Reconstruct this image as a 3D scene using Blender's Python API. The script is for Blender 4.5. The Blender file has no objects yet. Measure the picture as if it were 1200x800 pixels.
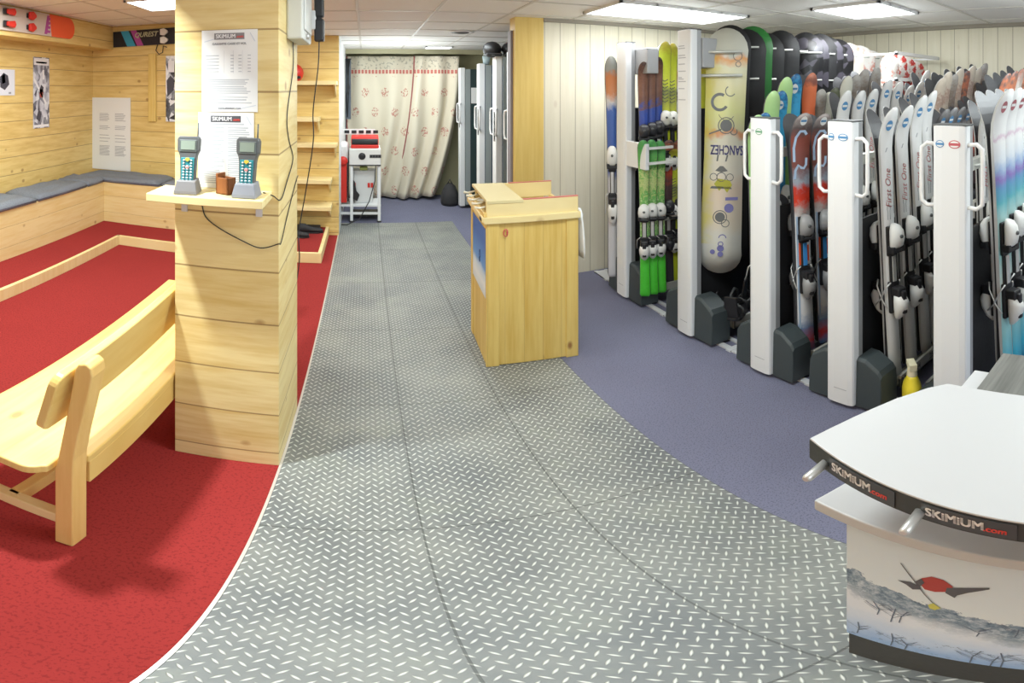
import bpy, bmesh, math, random
from math import sin, cos, tan, pi, radians as R, atan2, hypot, sqrt
from mathutils import Vector, Matrix, Euler
random.seed(7)
sc = bpy.context.scene
C = sc.collection

# ------------------------------------------------------------------ camera (360 panorama crop, as the photograph)
DEG = .09775                       # degrees per pixel of the panorama
cam_d = bpy.data.cameras.new('camera'); cam = bpy.data.objects.new('camera', cam_d); C.objects.link(cam)
cam.location = (0, 0, 1.7); cam.rotation_euler = (R(90), 0, -R((600-428)*DEG))
cam_d.type = 'PANO'
pc = cam_d if hasattr(cam_d, 'panorama_type') else cam_d.cycles
pc.panorama_type = 'EQUIRECTANGULAR'
pc.longitude_min = -R(600*DEG); pc.longitude_max = R(600*DEG)
pc.latitude_max = R(104.4*DEG); pc.latitude_min = -R((800-104.4)*DEG)
cam_d.clip_start = .05
sc.camera = cam

# ------------------------------------------------------------------ light and exposure
sc.view_settings.view_transform = 'Standard'; sc.view_settings.look = 'None'
sc.view_settings.gamma = 1; sc.view_settings.use_curve_mapping = False
sc.view_settings.exposure = 0.38
sc.cycles.use_denoising = True
sc.cycles.max_bounces = 7; sc.cycles.diffuse_bounces = 5
w = bpy.data.worlds.new('world'); sc.world = w; w.use_nodes = True
w.node_tree.nodes['Background'].inputs[0].default_value = (.86, .93, 1, 1)
w.node_tree.nodes['Background'].inputs[1].default_value = .72
def area(loc, sx, sy, power, col=(.90, .985, 1), rot=(0, 0, 0)):  # unseen areas: the lamp over the column plus added fill
    l = bpy.data.lights.new('unseen_area_light', 'AREA'); l.shape = 'RECTANGLE'; l.size = sx; l.size_y = sy
    l.energy = power; l.color = col
    o = bpy.data.objects.new('unseen_area_light', l); o.location = loc; o.rotation_euler = rot; C.objects.link(o)
def glow(loc, power, r=.3, col=(.90, .985, 1)):  # added soft fill points below the ceiling, most with no lamp there
    l = bpy.data.lights.new('fill_point', 'POINT'); l.shadow_soft_size = r; l.energy = power; l.color = col
    o = bpy.data.objects.new('fill_point', l); o.location = loc; C.objects.link(o)
area((-1.12, 1.28, 2.47), .10, .10, 54)
area((-2.2, 3.0, 2.47), 1.2, .6, 40)
area((.8, 1.5, 2.28), 1.2, .6, 26)
area((.5, 4.9, 2.28), 1.2, .6, 26)  # added to brighten the far end, no fixture at this spot
area((2.7, .1, 2.28), 1.2, .6, 18)
glow((.6, -1.0, 1.85), 28, .4)
glow((.45, 6.5, 1.75), 26, .35)
glow((2.25, 3.25, 2.12), 10, .18)
glow((3.2, 2.05, 2.16), 9, .15)
glow((2.9, .5, 1.95), 9, .3)
LIT = 9.0                          # strength of the visible fixtures' diffusers

# ------------------------------------------------------------------ materials
MAT = {}
def newmat(name):
    m = bpy.data.materials.new(name); m.use_nodes = True
    nt = m.node_tree; return m, nt, nt.nodes['Principled BSDF']
def plain(name, col, rough=.5, metal=0., emit=None, spec=.5, bump=0, bscale=80):
    if name in MAT: return MAT[name]
    m, nt, b = newmat(name)
    b.inputs['Base Color'].default_value = (*col, 1); b.inputs['Roughness'].default_value = rough
    b.inputs['Metallic'].default_value = metal; b.inputs['Specular IOR Level'].default_value = spec
    if emit: b.inputs['Emission Color'].default_value = (*emit[0], 1); b.inputs['Emission Strength'].default_value = emit[1]
    # small wear variation so that every surface is procedural
    N = nt.nodes; tc = N.new('ShaderNodeTexCoord'); no = N.new('ShaderNodeTexNoise'); no.inputs['Scale'].default_value = bscale
    nt.links.new(tc.outputs['Object'], no.inputs['Vector'])
    mr = N.new('ShaderNodeMapRange'); mr.inputs['To Min'].default_value = max(0, rough-.06); mr.inputs['To Max'].default_value = min(1, rough+.06)
    nt.links.new(no.outputs['Fac'], mr.inputs['Value']); nt.links.new(mr.outputs[0], b.inputs['Roughness'])
    if bump:
        bu = N.new('ShaderNodeBump'); bu.inputs['Strength'].default_value = bump; bu.inputs['Distance'].default_value = .004
        nt.links.new(no.outputs['Fac'], bu.inputs['Height']); nt.links.new(bu.outputs[0], b.inputs['Normal'])
    MAT[name] = m; return m

class NT:                          # tiny node-graph helper
    def __init__(s, nt): s.nt = nt
    def n(s, t, **kw):
        nd = s.nt.nodes.new('ShaderNode'+t)
        for k, v in kw.items(): setattr(nd, k, v)
        return nd
    def l(s, a, b): s.nt.links.new(a, b)
    def m(s, op, a, b=None, c=None):
        nd = s.n('Math', operation=op)
        for i, v in enumerate((a, b, c)):
            if v is None: continue
            if isinstance(v, (int, float)): nd.inputs[i].default_value = v
            else: s.l(v, nd.inputs[i])
        return nd.outputs[0]
    def mix(s, f, a, b):
        nd = s.n('Mix', data_type='RGBA')
        for sock, v in ((nd.inputs[0], f), (nd.inputs[6], a), (nd.inputs[7], b)):
            if isinstance(v, (int, float)): sock.default_value = v
            elif isinstance(v, tuple): sock.default_value = (*v, 1)
            else: s.l(v, sock)
        return nd.outputs[2]
    def noise(s, vec, scale, detail=3, rough=.55):
        nd = s.n('TexNoise'); nd.inputs['Scale'].default_value = scale; nd.inputs['Detail'].default_value = detail
        nd.inputs['Roughness'].default_value = rough
        s.l(vec, nd.inputs['Vector']); return nd.outputs['Fac']
    def ramp(s, f, stops, interp='LINEAR'):
        nd = s.n('ValToRGB'); cr = nd.color_ramp; cr.interpolation = interp
        while len(cr.elements) < len(stops): cr.elements.new(.5)
        for e, (p, c) in zip(cr.elements, stops): e.position = p; e.color = (*c, 1)
        s.l(f, nd.inputs[0]); return nd.outputs[0]

def wood(name, grain='h', plank=.2, off=0., light=(.80, .60, .29), dark=(.66, .43, .16), seam=.0035, seamcol=(.30, .18, .07), knots=1., rough=.5):
    """pine: grain 'h' (along X/Y, planks stacked in Z), 'v' (along Z, planks side by side), 'x' or 'y' (boards lying flat)."""
    m, nt, b = newmat(name); g = NT(nt)
    tc = g.n('TexCoord'); sep = g.n('SeparateXYZ'); g.l(tc.outputs['Object'], sep.inputs[0])
    X, Y, Z = sep.outputs
    XY = g.m('ADD', X, Y)
    if grain == 'h': along, across, deep = XY, Z, g.m('SUBTRACT', X, Y)
    elif grain == 'v': along, across, deep = Z, XY, g.m('SUBTRACT', X, Y)
    elif grain == 'x': along, across, deep = X, Y, Z
    else: along, across, deep = Y, X, Z
    a = g.m('DIVIDE', g.m('SUBTRACT', across, off), plank)
    idx = g.m('FLOOR', a); fr = g.m('FRACT', a)
    wn = g.n('TexWhiteNoise', noise_dimensions='1D'); g.l(idx, wn.inputs['W'])
    rnd = wn.outputs['Value']
    cv = g.n('CombineXYZ'); g.l(g.m('ADD', g.m('MULTIPLY', along, 1.1), g.m('MULTIPLY', rnd, 37.)), cv.inputs[0])
    g.l(g.m('MULTIPLY', across, 16), cv.inputs[1]); g.l(g.m('MULTIPLY', deep, 1.6), cv.inputs[2])
    grain1 = g.noise(cv.outputs[0], 1.5, 4, .6)
    cv2 = g.n('CombineXYZ'); g.l(g.m('ADD', g.m('MULTIPLY', along, 2.5), g.m('MULTIPLY', rnd, 11.)), cv2.inputs[0])
    g.l(g.m('MULTIPLY', across, 90), cv2.inputs[1]); g.l(g.m('MULTIPLY', deep, 5), cv2.inputs[2])
    grain2 = g.noise(cv2.outputs[0], 1.0, 2, .5)
    f = g.m('ADD', g.m('MULTIPLY', g.m('SUBTRACT', grain1, .38), 2.6), g.m('MULTIPLY', g.m('SUBTRACT', grain2, .5), .6))
    f = g.m('ADD', f, g.m('MULTIPLY', g.m('SUBTRACT', rnd, .5), .3))
    nd = g.n('Clamp'); g.l(f, nd.inputs[0])
    col = g.mix(nd.outputs[0], light, dark)
    # knots
    kv = g.n('CombineXYZ'); g.l(g.m('ADD', g.m('MULTIPLY', along, 3.2), g.m('MULTIPLY', rnd, 9.)), kv.inputs[0])
    g.l(g.m('MULTIPLY', across, 5.5), kv.inputs[1]); g.l(g.m('MULTIPLY', deep, 3.0), kv.inputs[2])
    vo = g.n('TexVoronoi'); vo.inputs['Scale'].default_value = 1.; g.l(kv.outputs[0], vo.inputs['Vector'])
    sepc = g.n('SeparateColor'); g.l(vo.outputs['Color'], sepc.inputs[0])
    on = g.m('GREATER_THAN', sepc.outputs[0], .62-.3*knots)
    kn = g.n('MapRange'); kn.inputs['From Min'].default_value = .13; kn.inputs['From Max'].default_value = .06
    g.l(vo.outputs['Distance'], kn.inputs['Value'])
    col = g.mix(g.m('MULTIPLY', g.m('MULTIPLY', kn.outputs[0], on), .7*knots), col, (.33, .16, .05))
    if seam:
        d = g.m('MINIMUM', fr, g.m('SUBTRACT', 1., fr))
        s_ = g.m('LESS_THAN', d, seam/plank)
        col = g.mix(g.m('MULTIPLY', s_, .8), col, seamcol)
        bu = g.n('Bump'); bu.inputs['Strength'].default_value = .5; bu.inputs['Distance'].default_value = .003
        g.l(g.m('SUBTRACT', 1., s_), bu.inputs['Height']); g.l(bu.outputs[0], b.inputs['Normal'])
    g.l(col, b.inputs['Base Color']); b.inputs['Roughness'].default_value = rough
    b.inputs['Specular IOR Level'].default_value = .35
    MAT[name] = m; return m

W_COL = wood('pine_column', 'h', .23, .08, (.82, .67, .33), (.68, .49, .18))
W_WALL = wood('pine_wall', 'h', .19, .03, (.77, .58, .23), (.62, .41, .12), knots=1.)
W_BOX = wood('pine_bench_box', 'h', .20, .02, (.78, .63, .32), (.71, .52, .21), seam=.0015)
W_V = wood('pine_vertical', 'v', .11, .0, (.74, .54, .17), (.62, .40, .09), seam=.0012, seamcol=(.50, .32, .10), knots=1.5)
W_END = wood('pine_end_board', 'v', .5, .0, (.74, .55, .18), (.66, .46, .12), seam=0, knots=.5)
W_X = wood('pine_along_x', 'x', .14, .0, (.80, .66, .34), (.73, .56, .24), seam=0)
W_Y = wood('pine_along_y', 'y', .14, .0, (.80, .58, .21), (.70, .45, .12), seam=0, rough=.4)
W_LEG = wood('pine_post', 'v', .3, .0, (.82, .55, .20), (.74, .45, .13), seam=0, knots=.3, rough=.4)
W_PALE = wood('pale_boards', 'v', .145, .03, (.76, .72, .58), (.69, .65, .50), seam=.0035, seamcol=(.36, .32, .22), knots=.25, rough=.55)
WHITE = plain('white_laminate', (.80, .80, .79), .35)
DESKW = plain('desk_laminate', (.57, .575, .575), .35)
WHITEP = plain('white_paint', (.75, .76, .76), .6)
PAPER = plain('paper', (.82, .83, .82), .7)
INK = plain('grey_ink', (.30, .31, .33), .7)
DINK = plain('dark_ink', (.10, .10, .11), .6)
INKL = plain('pale_ink', (.46, .48, .51), .7)
BLACK = plain('black_plastic', (.018, .018, .02), .45)
BLACKM = plain('black_rubber', (.03, .03, .032), .8, bump=.3)
DGREY = plain('dark_grey_plastic', (.05, .064, .068), .5, bump=.2, bscale=300)
GREY = plain('grey_plastic', (.10, .105, .105), .5)
ALU = plain('powder_coated_metal', (.80, .82, .83), .35)
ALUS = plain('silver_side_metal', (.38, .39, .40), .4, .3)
STEEL = plain('bare_steel', (.66, .66, .64), .35, .6)
RED = plain('red_paint', (.66, .03, .02), .45)
ORANGE = plain('orange_red', (.85, .12, .04), .4)
TEAL = plain('teal_plastic', (.02, .22, .25), .5)
YEL = plain('yellow_plastic', (.80, .66, .04), .4)
BLUE = plain('sticker_blue', (.10, .28, .52), .5)
GREEN = plain('sticker_green', (.16, .36, .22), .5)
CREAMINK = plain('red_script', (.70, .22, .22), .5)
PEG = plain('galvanised_peg', (.62, .63, .58), .4, .4)

def carpet(name, base, dark, scale, amt=.5, blotch=.25):
    m, nt, b = newmat(name); g = NT(nt)
    tc = g.n('TexCoord'); v = tc.outputs['Object']
    n1 = g.noise(v, scale, 2, .7); n2 = g.noise(v, 1.3, 3, .5)
    f = g.m('MULTIPLY', g.m('GREATER_THAN', n1, .57), amt)
    col = g.mix(f, base, dark)
    col = g.mix(g.m('MULTIPLY', g.m('SUBTRACT', n2, .35), blotch), col, dark)
    g.l(col, b.inputs['Base Color']); b.inputs['Roughness'].default_value = .95; b.inputs['Specular IOR Level'].default_value = .1
    bu = g.n('Bump'); bu.inputs['Strength'].default_value = .5; bu.inputs['Distance'].default_value = .004
    g.l(n1, bu.inputs['Height']); g.l(bu.outputs[0], b.inputs['Normal'])
    MAT[name] = m; return m
RCARP = carpet('red_carpet', (.31, .034, .031), (.17, .018, .019), 95, .55, .5)
BCARP = carpet('blue_carpet', (.19, .195, .275), (.08, .08, .12), 150, .55, .5)
FELT = carpet('grey_felt', (.21, .23, .26), (.10, .11, .13), 90, .4, .5)

def checker_plate():
    m, nt, b = newmat('checker_plate'); g = NT(nt)
    tc = g.n('TexCoord'); sep = g.n('SeparateXYZ'); g.l(tc.outputs['Object'], sep.inputs[0])
    X, Y = sep.outputs[0], sep.outputs[1]
    PX, PY = .0437, .039
    def loz(ox, oy, ang):
        u = g.m('MULTIPLY', g.m('SUBTRACT', g.m('FRACT', g.m('ADD', g.m('DIVIDE', X, PX), ox)), .5), PX)
        v = g.m('MULTIPLY', g.m('SUBTRACT', g.m('FRACT', g.m('ADD', g.m('DIVIDE', Y, PY), oy)), .5), PY)
        ca, sa = cos(ang), sin(ang)
        p = g.m('ADD', g.m('MULTIPLY', u, ca), g.m('MULTIPLY', v, sa))
        q = g.m('SUBTRACT', g.m('MULTIPLY', v, ca), g.m('MULTIPLY', u, sa))
        p = g.m('DIVIDE', p, .0155); q = g.m('DIVIDE', q, .0040)
        d = g.m('ADD', g.m('MULTIPLY', p, p), g.m('ABSOLUTE', q))
        mr = g.n('MapRange'); mr.inputs['From Min'].default_value = 1.1; mr.inputs['From Max'].default_value = .35
        g.l(d, mr.inputs['Value']); return mr.outputs[0]
    h = g.m('MAXIMUM', loz(.25, 0, R(48)), loz(.75, .5, R(-48)))
    v = tc.outputs['Object']
    n = g.noise(v, 2.2, 4, .6); n2 = g.noise(v, 60, 3, .6)
    cl = g.n('Clamp'); g.l(g.m('MULTIPLY', g.m('SUBTRACT', n, .34), 2.6), cl.inputs[0])
    base = g.mix(cl.outputs[0], (.15, .162, .165), (.30, .31, .28))
    base = g.mix(g.m('MULTIPLY', n2, .35), base, (.10, .11, .11))
    # greenish wear patches
    n3 = g.noise(v, 3.7, 2, .5)
    base = g.mix(g.m('MULTIPLY', g.m('GREATER_THAN', n3, .62), .08), base, (.34, .38, .26))
    col = g.mix(h, base, (.66, .68, .63))
    # panel seams: 0.462 x 0.925 plates
    def seam(c, off, per, wd):
        fr = g.m('FRACT', g.m('DIVIDE', g.m('SUBTRACT', c, off), per))
        return g.m('LESS_THAN', g.m('MINIMUM', fr, g.m('SUBTRACT', 1., fr)), wd/per)
    s = g.m('MAXIMUM', seam(X, -.303, .4637, .003), seam(Y, .475, .925, .0028))
    col = g.mix(g.m('MULTIPLY', s, .7), col, (.06, .065, .06))
    g.l(col, b.inputs['Base Color']); b.inputs['Roughness'].default_value = .5; b.inputs['Metallic'].default_value = .15
    bu = g.n('Bump'); bu.inputs['Strength'].default_value = .7; bu.inputs['Distance'].default_value = .0025
    g.l(g.m('SUBTRACT', h, s), bu.inputs['Height']); g.l(bu.outputs[0], b.inputs['Normal'])
    return m
PLATE = checker_plate()

def ceiling_mat():
    m, nt, b = newmat('ceiling_tiles'); g = NT(nt)
    tc = g.n('TexCoord'); v = tc.outputs['Object']
    n = g.noise(v, 180, 2, .6)
    g.l(g.mix(g.m('MULTIPLY', g.m('GREATER_THAN', n, .6), .25), (.84, .83, .79), (.70, .69, .65)), b.inputs['Base Color'])
    b.inputs['Roughness'].default_value = .9
    return m
CEIL = ceiling_mat()
TBAR = plain('ceiling_bar', (.62, .60, .55), .5)

def picture_mat(name, stops, scale, warp=.5, rough=.4, axis='z', z0=0, z1=1, cloud=None):
    m, nt, b = newmat(name); g = NT(nt)
    tc = g.n('TexCoord'); sep = g.n('SeparateXYZ'); g.l(tc.outputs['Object'], sep.inputs[0])
    t = g.m('DIVIDE', g.m('SUBTRACT', sep.outputs[2], z0), z1-z0)
    n = g.noise(tc.outputs['Object'], scale, 5, .65)
    f = g.m('ADD', t, g.m('MULTIPLY', g.m('SUBTRACT', n, .5), warp))
    g.l(g.ramp(f, stops), b.inputs['Base Color']); b.inputs['Roughness'].default_value = rough
    MAT[name] = m; return m

# ------------------------------------------------------------------ mesh helpers
class MB:
    def __init__(s): s.v = []; s.f = []; s.mi = []; s.cur = 0; s.uv = None; s.sm = []; s.smooth = False
    def face(s, idx): s.f.append(tuple(idx)); s.mi.append(s.cur); s.sm.append(s.smooth)
    def mat(s, i): s.cur = i; return s
    def box(s, x0, x1, y0, y1, z0, z1, M=None):
        p = [(x, y, z) for z in (z0, z1) for y in (y0, y1) for x in (x0, x1)]
        if M is not None: p = [tuple(M @ Vector(q)) for q in p]
        o = len(s.v); s.v += p
        for q in ((0, 2, 3, 1), (4, 5, 7, 6), (0, 1, 5, 4), (2, 6, 7, 3), (0, 4, 6, 2), (1, 3, 7, 5)): s.face([o+i for i in q])
        return s
    def prism(s, pts, a0, a1, axis='z', M=None):
        """polygon pts (ccw) in the plane normal to axis, extruded a0..a1"""
        def P(u, v, a): return {'z': (u, v, a), 'x': (a, u, v), 'y': (u, a, v)}[axis]
        o = len(s.v); n = len(pts)
        q = [P(u, v, a0) for u, v in pts] + [P(u, v, a1) for u, v in pts]
        if M is not None: q = [tuple(M @ Vector(k)) for k in q]
        s.v += q
        s.face([o+i for i in range(n)][::-1]); s.face([o+n+i for i in range(n)])
        for i in range(n): j = (i+1) % n; s.face([o+i, o+j, o+n+j, o+n+i])
        return s
    def tube(s, pts, r, n=8, M=None, closed=False):
        pts = [Vector(p) for p in pts]; rings = []; sm = s.smooth; s.smooth = True
        up = Vector((0, 0, 1)); prev = None
        for i, p in enumerate(pts):
            a = pts[max(i-1, 0)]; b = pts[min(i+1, len(pts)-1)]
            t = (b-a).normalized()
            if prev is None:
                ref = up if abs(t.z) < .9 else Vector((1, 0, 0))
                u = t.cross(ref).normalized()
            else:
                u = (prev - t*prev.dot(t)).normalized()
            prev = u; w_ = t.cross(u)
            rr = r[i] if isinstance(r, (list, tuple)) else r
            o = len(s.v); rings.append(o)
            for k in range(n):
                q = p + (u*cos(2*pi*k/n) + w_*sin(2*pi*k/n))*rr
                s.v.append(tuple(M @ q if M is not None else q))
        for a, b in zip(rings, rings[1:]):
            for k in range(n): s.face([a+k, a+(k+1) % n, b+(k+1) % n, b+k])
        s.smooth = False
        s.face([rings[0]+k for k in range(n)][::-1]); s.face([rings[-1]+k for k in range(n)]); s.smooth = sm
        return s
    def lathe(s, prof, n=16, M=None):
        """prof: (r, z) list"""
        sm = s.smooth; s.smooth = True; rings = []
        for r, z in prof:
            o = len(s.v); rings.append(o)
            for k in range(n):
                q = Vector((r*cos(2*pi*k/n), r*sin(2*pi*k/n), z)); s.v.append(tuple(M @ q if M is not None else q))
        for a, b in zip(rings, rings[1:]):
            for k in range(n): s.face([a+k, a+(k+1) % n, b+(k+1) % n, b+k])
        s.face([rings[0]+k for k in range(n)][::-1]); s.face([rings[-1]+k for k in range(n)]); s.smooth = sm
        return s
    def loft(s, rings, cap=True, smooth=True):
        sm = s.smooth; s.smooth = smooth; os = []
        for r in rings: os.append(len(s.v)); s.v += [tuple(p) for p in r]
        n = len(rings[0])
        for a, b in zip(os, os[1:]):
            for k in range(n): s.face([a+k, a+(k+1) % n, b+(k+1) % n, b+k])
        s.smooth = False
        if cap: s.face([os[0]+k for k in range(n)][::-1]); s.face([os[-1]+k for k in range(n)])
        s.smooth = sm; return s
    def ell(s, c, rx, ry, rz, n=12, M=None):
        prof = [(cos(a), sin(a)) for a in [(-pi/2)*.98 + pi*.98*i/8 for i in range(9)]]
        T = Matrix.Translation(c) @ Matrix.Diagonal((rx, ry, rz, 1))
        return s.lathe([(max(r, .02), z) for r, z in prof], n, T if M is None else M @ T)
    def build(s, name, mats, parent=None, bevel=0, seg=2, loc=None, rot=None):
        me = bpy.data.meshes.new(name); me.from_pydata(s.v, [], s.f); me.update()
        if not isinstance(mats, (list, tuple)): mats = [mats]
        for m in mats: me.materials.append(m)
        me.polygons.foreach_set('material_index', s.mi)
        me.polygons.foreach_set('use_smooth', s.sm)
        bm = bmesh.new(); bm.from_mesh(me); bmesh.ops.recalc_face_normals(bm, faces=bm.faces[:]); bm.to_mesh(me); bm.free()
        if s.uv:
            ul = me.uv_layers.new(name='UVMap')
            for lp in me.loops: ul.data[lp.index].uv = s.uv[lp.vertex_index]
        o = bpy.data.objects.new(name, me); C.objects.link(o)
        if parent is not None: o.parent = parent
        if loc is not None: o.location = loc
        if rot is not None: o.rotation_euler = rot
        if bevel:
            b = o.modifiers.new('bevel', 'BEVEL'); b.width = bevel; b.segments = seg; b.limit_method = 'ANGLE'; b.angle_limit = R(40)
        return o
def tag(o, label, cat, group=None, kind=None):
    if label: o['label'] = label
    if cat: o['category'] = cat
    if group: o['group'] = group
    if kind: o['kind'] = kind
    return o
def empty(name, loc=(0, 0, 0), rz=0, label=None, cat=None, group=None):
    o = bpy.data.objects.new(name, None); C.objects.link(o); o.location = loc; o.rotation_euler = (0, 0, rz); o.empty_display_size = .1
    return tag(o, label, cat, group)
def struct(o): o['kind'] = 'structure'; return o
def copy_tree(o, parent=None):
    c = o.copy(); C.objects.link(c)
    if parent is not None: c.parent = parent
    for k in list(KIDS.get(o.name, [])): copy_tree(k, c)
    return c
KIDS = {}
def register(root, depth=0):       # remember a finished thing's children for copying
    KIDS[root.name] = [o for o in C.objects if o.parent == root]
    for k in KIDS[root.name]: register(k)

def text_mesh(name, body, size, mat, parent=None, M=None, bold=.0, extrude=.0004, align='CENTER', warp=None, sx=1., shear=0, kind=None):
    cu = bpy.data.curves.new(name, 'FONT'); cu.body = body; cu.size = size; cu.extrude = extrude
    cu.align_x = align; cu.align_y = 'CENTER'; cu.shear = shear; cu.resolution_u = 3
    tmp = bpy.data.objects.new(name, cu); C.objects.link(tmp)
    dg = bpy.context.evaluated_depsgraph_get(); dg.update()
    me0 = bpy.data.meshes.new_from_object(tmp.evaluated_get(dg)); bpy.data.objects.remove(tmp); bpy.data.curves.remove(cu)
    V0 = [v.co.copy() for v in me0.vertices]; F0 = [tuple(p.vertices) for p in me0.polygons]; bpy.data.meshes.remove(me0)
    V, F = [], []
    offs = [(0, 0)] if not bold else [(dx*bold, dy*bold) for dx in (-1, 0, 1) for dy in (-.8, .8)]
    for q, (dx, dy) in enumerate(offs):
        o_ = len(V)
        for c in V0:
            p = Vector((c.x*sx+dx, c.y+dy, c.z+q*2e-5)); V.append(tuple(Vector(warp(p)) if warp else (M @ p if M is not None else p)))
        F += [tuple(o_+i for i in f) for f in F0]
    me = bpy.data.meshes.new(name); me.from_pydata(V, [], F); me.update(); me.materials.append(mat)
    o = bpy.data.objects.new(name, me); C.objects.link(o)
    if parent is not None: o.parent = parent
    return o
def join_into(o, c):              # melt the pattern object c into the mesh of o
    me = o.data; V = [tuple(v.co) for v in me.vertices]; F = [tuple(p.vertices) for p in me.polygons]; MI = [p.material_index for p in me.polygons]; SM = [p.use_smooth for p in me.polygons]
    mats = list(me.materials); n = len(V); mp = []
    for m in c.data.materials:
        if m not in mats: mats.append(m)
        mp.append(mats.index(m))
    V += [tuple(v.co) for v in c.data.vertices]
    for p in c.data.polygons: F.append(tuple(n+i for i in p.vertices)); MI.append(mp[p.material_index]); SM.append(False)
    nm = bpy.data.meshes.new(me.name); nm.from_pydata(V, [], F)
    for m in mats: nm.materials.append(m)
    nm.polygons.foreach_set('material_index', MI); nm.polygons.foreach_set('use_smooth', SM); nm.update(); o.data = nm
    bpy.data.objects.remove(c)
def frame_M(o, u, v):              # matrix whose x axis is u, y axis is v, at o
    u = Vector(u).normalized(); v = Vector(v).normalized(); n = u.cross(v)
    M = Matrix.Identity(4)
    for i in range(3): M[i][0] = u[i]; M[i][1] = v[i]; M[i][2] = n[i]; M[i][3] = o[i]
    return M
def rrect(w_, h, r, n=4, cx=0, cy=0):
    pts = []
    for (sx, sy, a0) in ((1, -1, -90), (1, 1, 0), (-1, 1, 90), (-1, -1, 180)):
        for i in range(n+1):
            a = R(a0 + 90*i/n); pts.append((cx + sx*(w_/2-r) + r*cos(a), cy + sy*(h/2-r) + r*sin(a)))
    return pts

# ================================================================== THE ROOM
ZC, ZL = 2.31, 2.51                # main ceiling, raised ceiling over the red boot-fitting corner
def slab(name, mat, *b, bevel=0): return struct(MB().box(*b).build(name, mat, bevel=bevel))
slab('floor_checker_plate', PLATE, -.303, 1.088, -3, 6.2, -.1, 0)
slab('floor_red_carpet', RCARP, -3.42, -.309, -3, 5.7, -.1, 0)
f = MB(); f.box(1.088, 4.43, -3, 4.1, -.1, 0); f.box(1.24, 3.0, 4.1, 6.2, -.1, 0); f.box(-.3, 3.0, 6.2, 7.9, -.1, 0)
f.box(1.088, 1.24, 4.1, 6.2, -.1, 0)
struct(f.build('floor_blue_carpet', BCARP))
struct(MB().box(-.311, -.301, -3, 5.66, -.02, .004).build('trim_1', plain('alu_strip', (.72, .68, .64), .35, .5)))
slab('wall_left', W_WALL, -3.52, -3.42, -3, 5.75, 0, ZL+.1)
slab('wall_back_left', W_WALL, -3.42, -.30, 5.65, 5.75, 0, ZL+.1)
slab('wall_side_white', WHITEP, -.40, -.30, 5.75, 7.9, 0, ZC+.1)
slab('wall_far', plain('olive_wall', (.42, .40, .24), .8), -.4, 3.0, 7.85, 7.95, 0, ZC+.1)
slab('wall_alcove_right', WHITEP, 3.0, 3.1, 4.15, 7.95, 0, ZC+.1)
slab('wall_middle_right', W_PALE, 1.49, 4.53, 4.03, 4.15, 0, ZC+.1)
slab('wall_right', W_PALE, 4.43, 4.53, -3, 4.03, 0, ZC+.1)
slab('trim_2', W_END, 1.235, 1.49, 4.00, 4.15, 0, ZC)
slab('trim_3', plain('dark_gap', (.25, .23, .25), .7), 1.215, 1.236, 4.06, 4.15, 0, 2.2)
slab('ceiling', CEIL, -1.0, 4.6, -3, 8.0, ZC, ZC+.08)
slab('ceiling_raised', CEIL, -3.5, -1.0, -3, 5.75, ZL, ZL+.08)
slab('ceiling_step', CEIL, -1.0, -.97, -3, 5.75, ZC, ZL+.08)
slab('trim_4', plain('olive_beam', (.50, .47, .30), .7), -.3, 3.0, 7.6, 7.85, ZC-.07, ZC)
# ceiling grid bars
b = MB()
x = -.66
while x < 4.4: b.box(x-.012, x+.012, -3, 7.6 if x < 2.9 and x > -.3 else 4.03, ZC-.004, ZC+.01); x += .6
y = -2.75
while y < 7.6: b.box(-.97 if y < 5.6 else -.3, 4.43 if y < 4.0 else 3.0, y-.012, y+.012, ZC-.005, ZC+.01); y += .6
struct(b.build('trim_5', TBAR))
b = MB(); x = -3.06
while x < -1.05: b.box(x-.012, x+.012, -3, 5.65, ZL-.004, ZL+.01); x += .6
y = -2.75
while y < 5.6: b.box(-3.12, -1.0, y-.012, y+.012, ZL-.005, ZL+.01); y += .6
struct(b.build('trim_6', TBAR))
b = MB(); b.box(4.38, 4.43, -3, 4.03, ZC-.035, ZC); b.box(1.49, 4.43, 3.99, 4.03, ZC-.03, ZC)
struct(b.build('trim_7', plain('dark_edge', (.30, .27, .22), .7)))
# soffit over the left wall
slab('trim_8', W_WALL, -3.42, -3.12, -3, 5.65, 2.21, ZL)
# timber-clad column
slab('column', W_COL, -.716, -.312, 1.79, 2.28, 0, ZC+.02, bevel=.002)
# raised step in the boot fitting corner: carpet top, pine riser and nosing
b = MB(); b.box(-3.42, -2.53, -3, 4.70, 0, .096); b.box(-3.42, -.44, 4.70, 5.65, 0, .096)
struct(b.build('floor_platform', RCARP))
b = MB(); b.box(-2.535, -2.50, -3, 4.70, 0, .104); b.box(-2.535, -.41, 4.665, 4.70, 0, .104); b.box(-.445, -.41, 4.70, 5.65, 0, .104)
struct(b.build('trim_9', W_X, bevel=.003))

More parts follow.
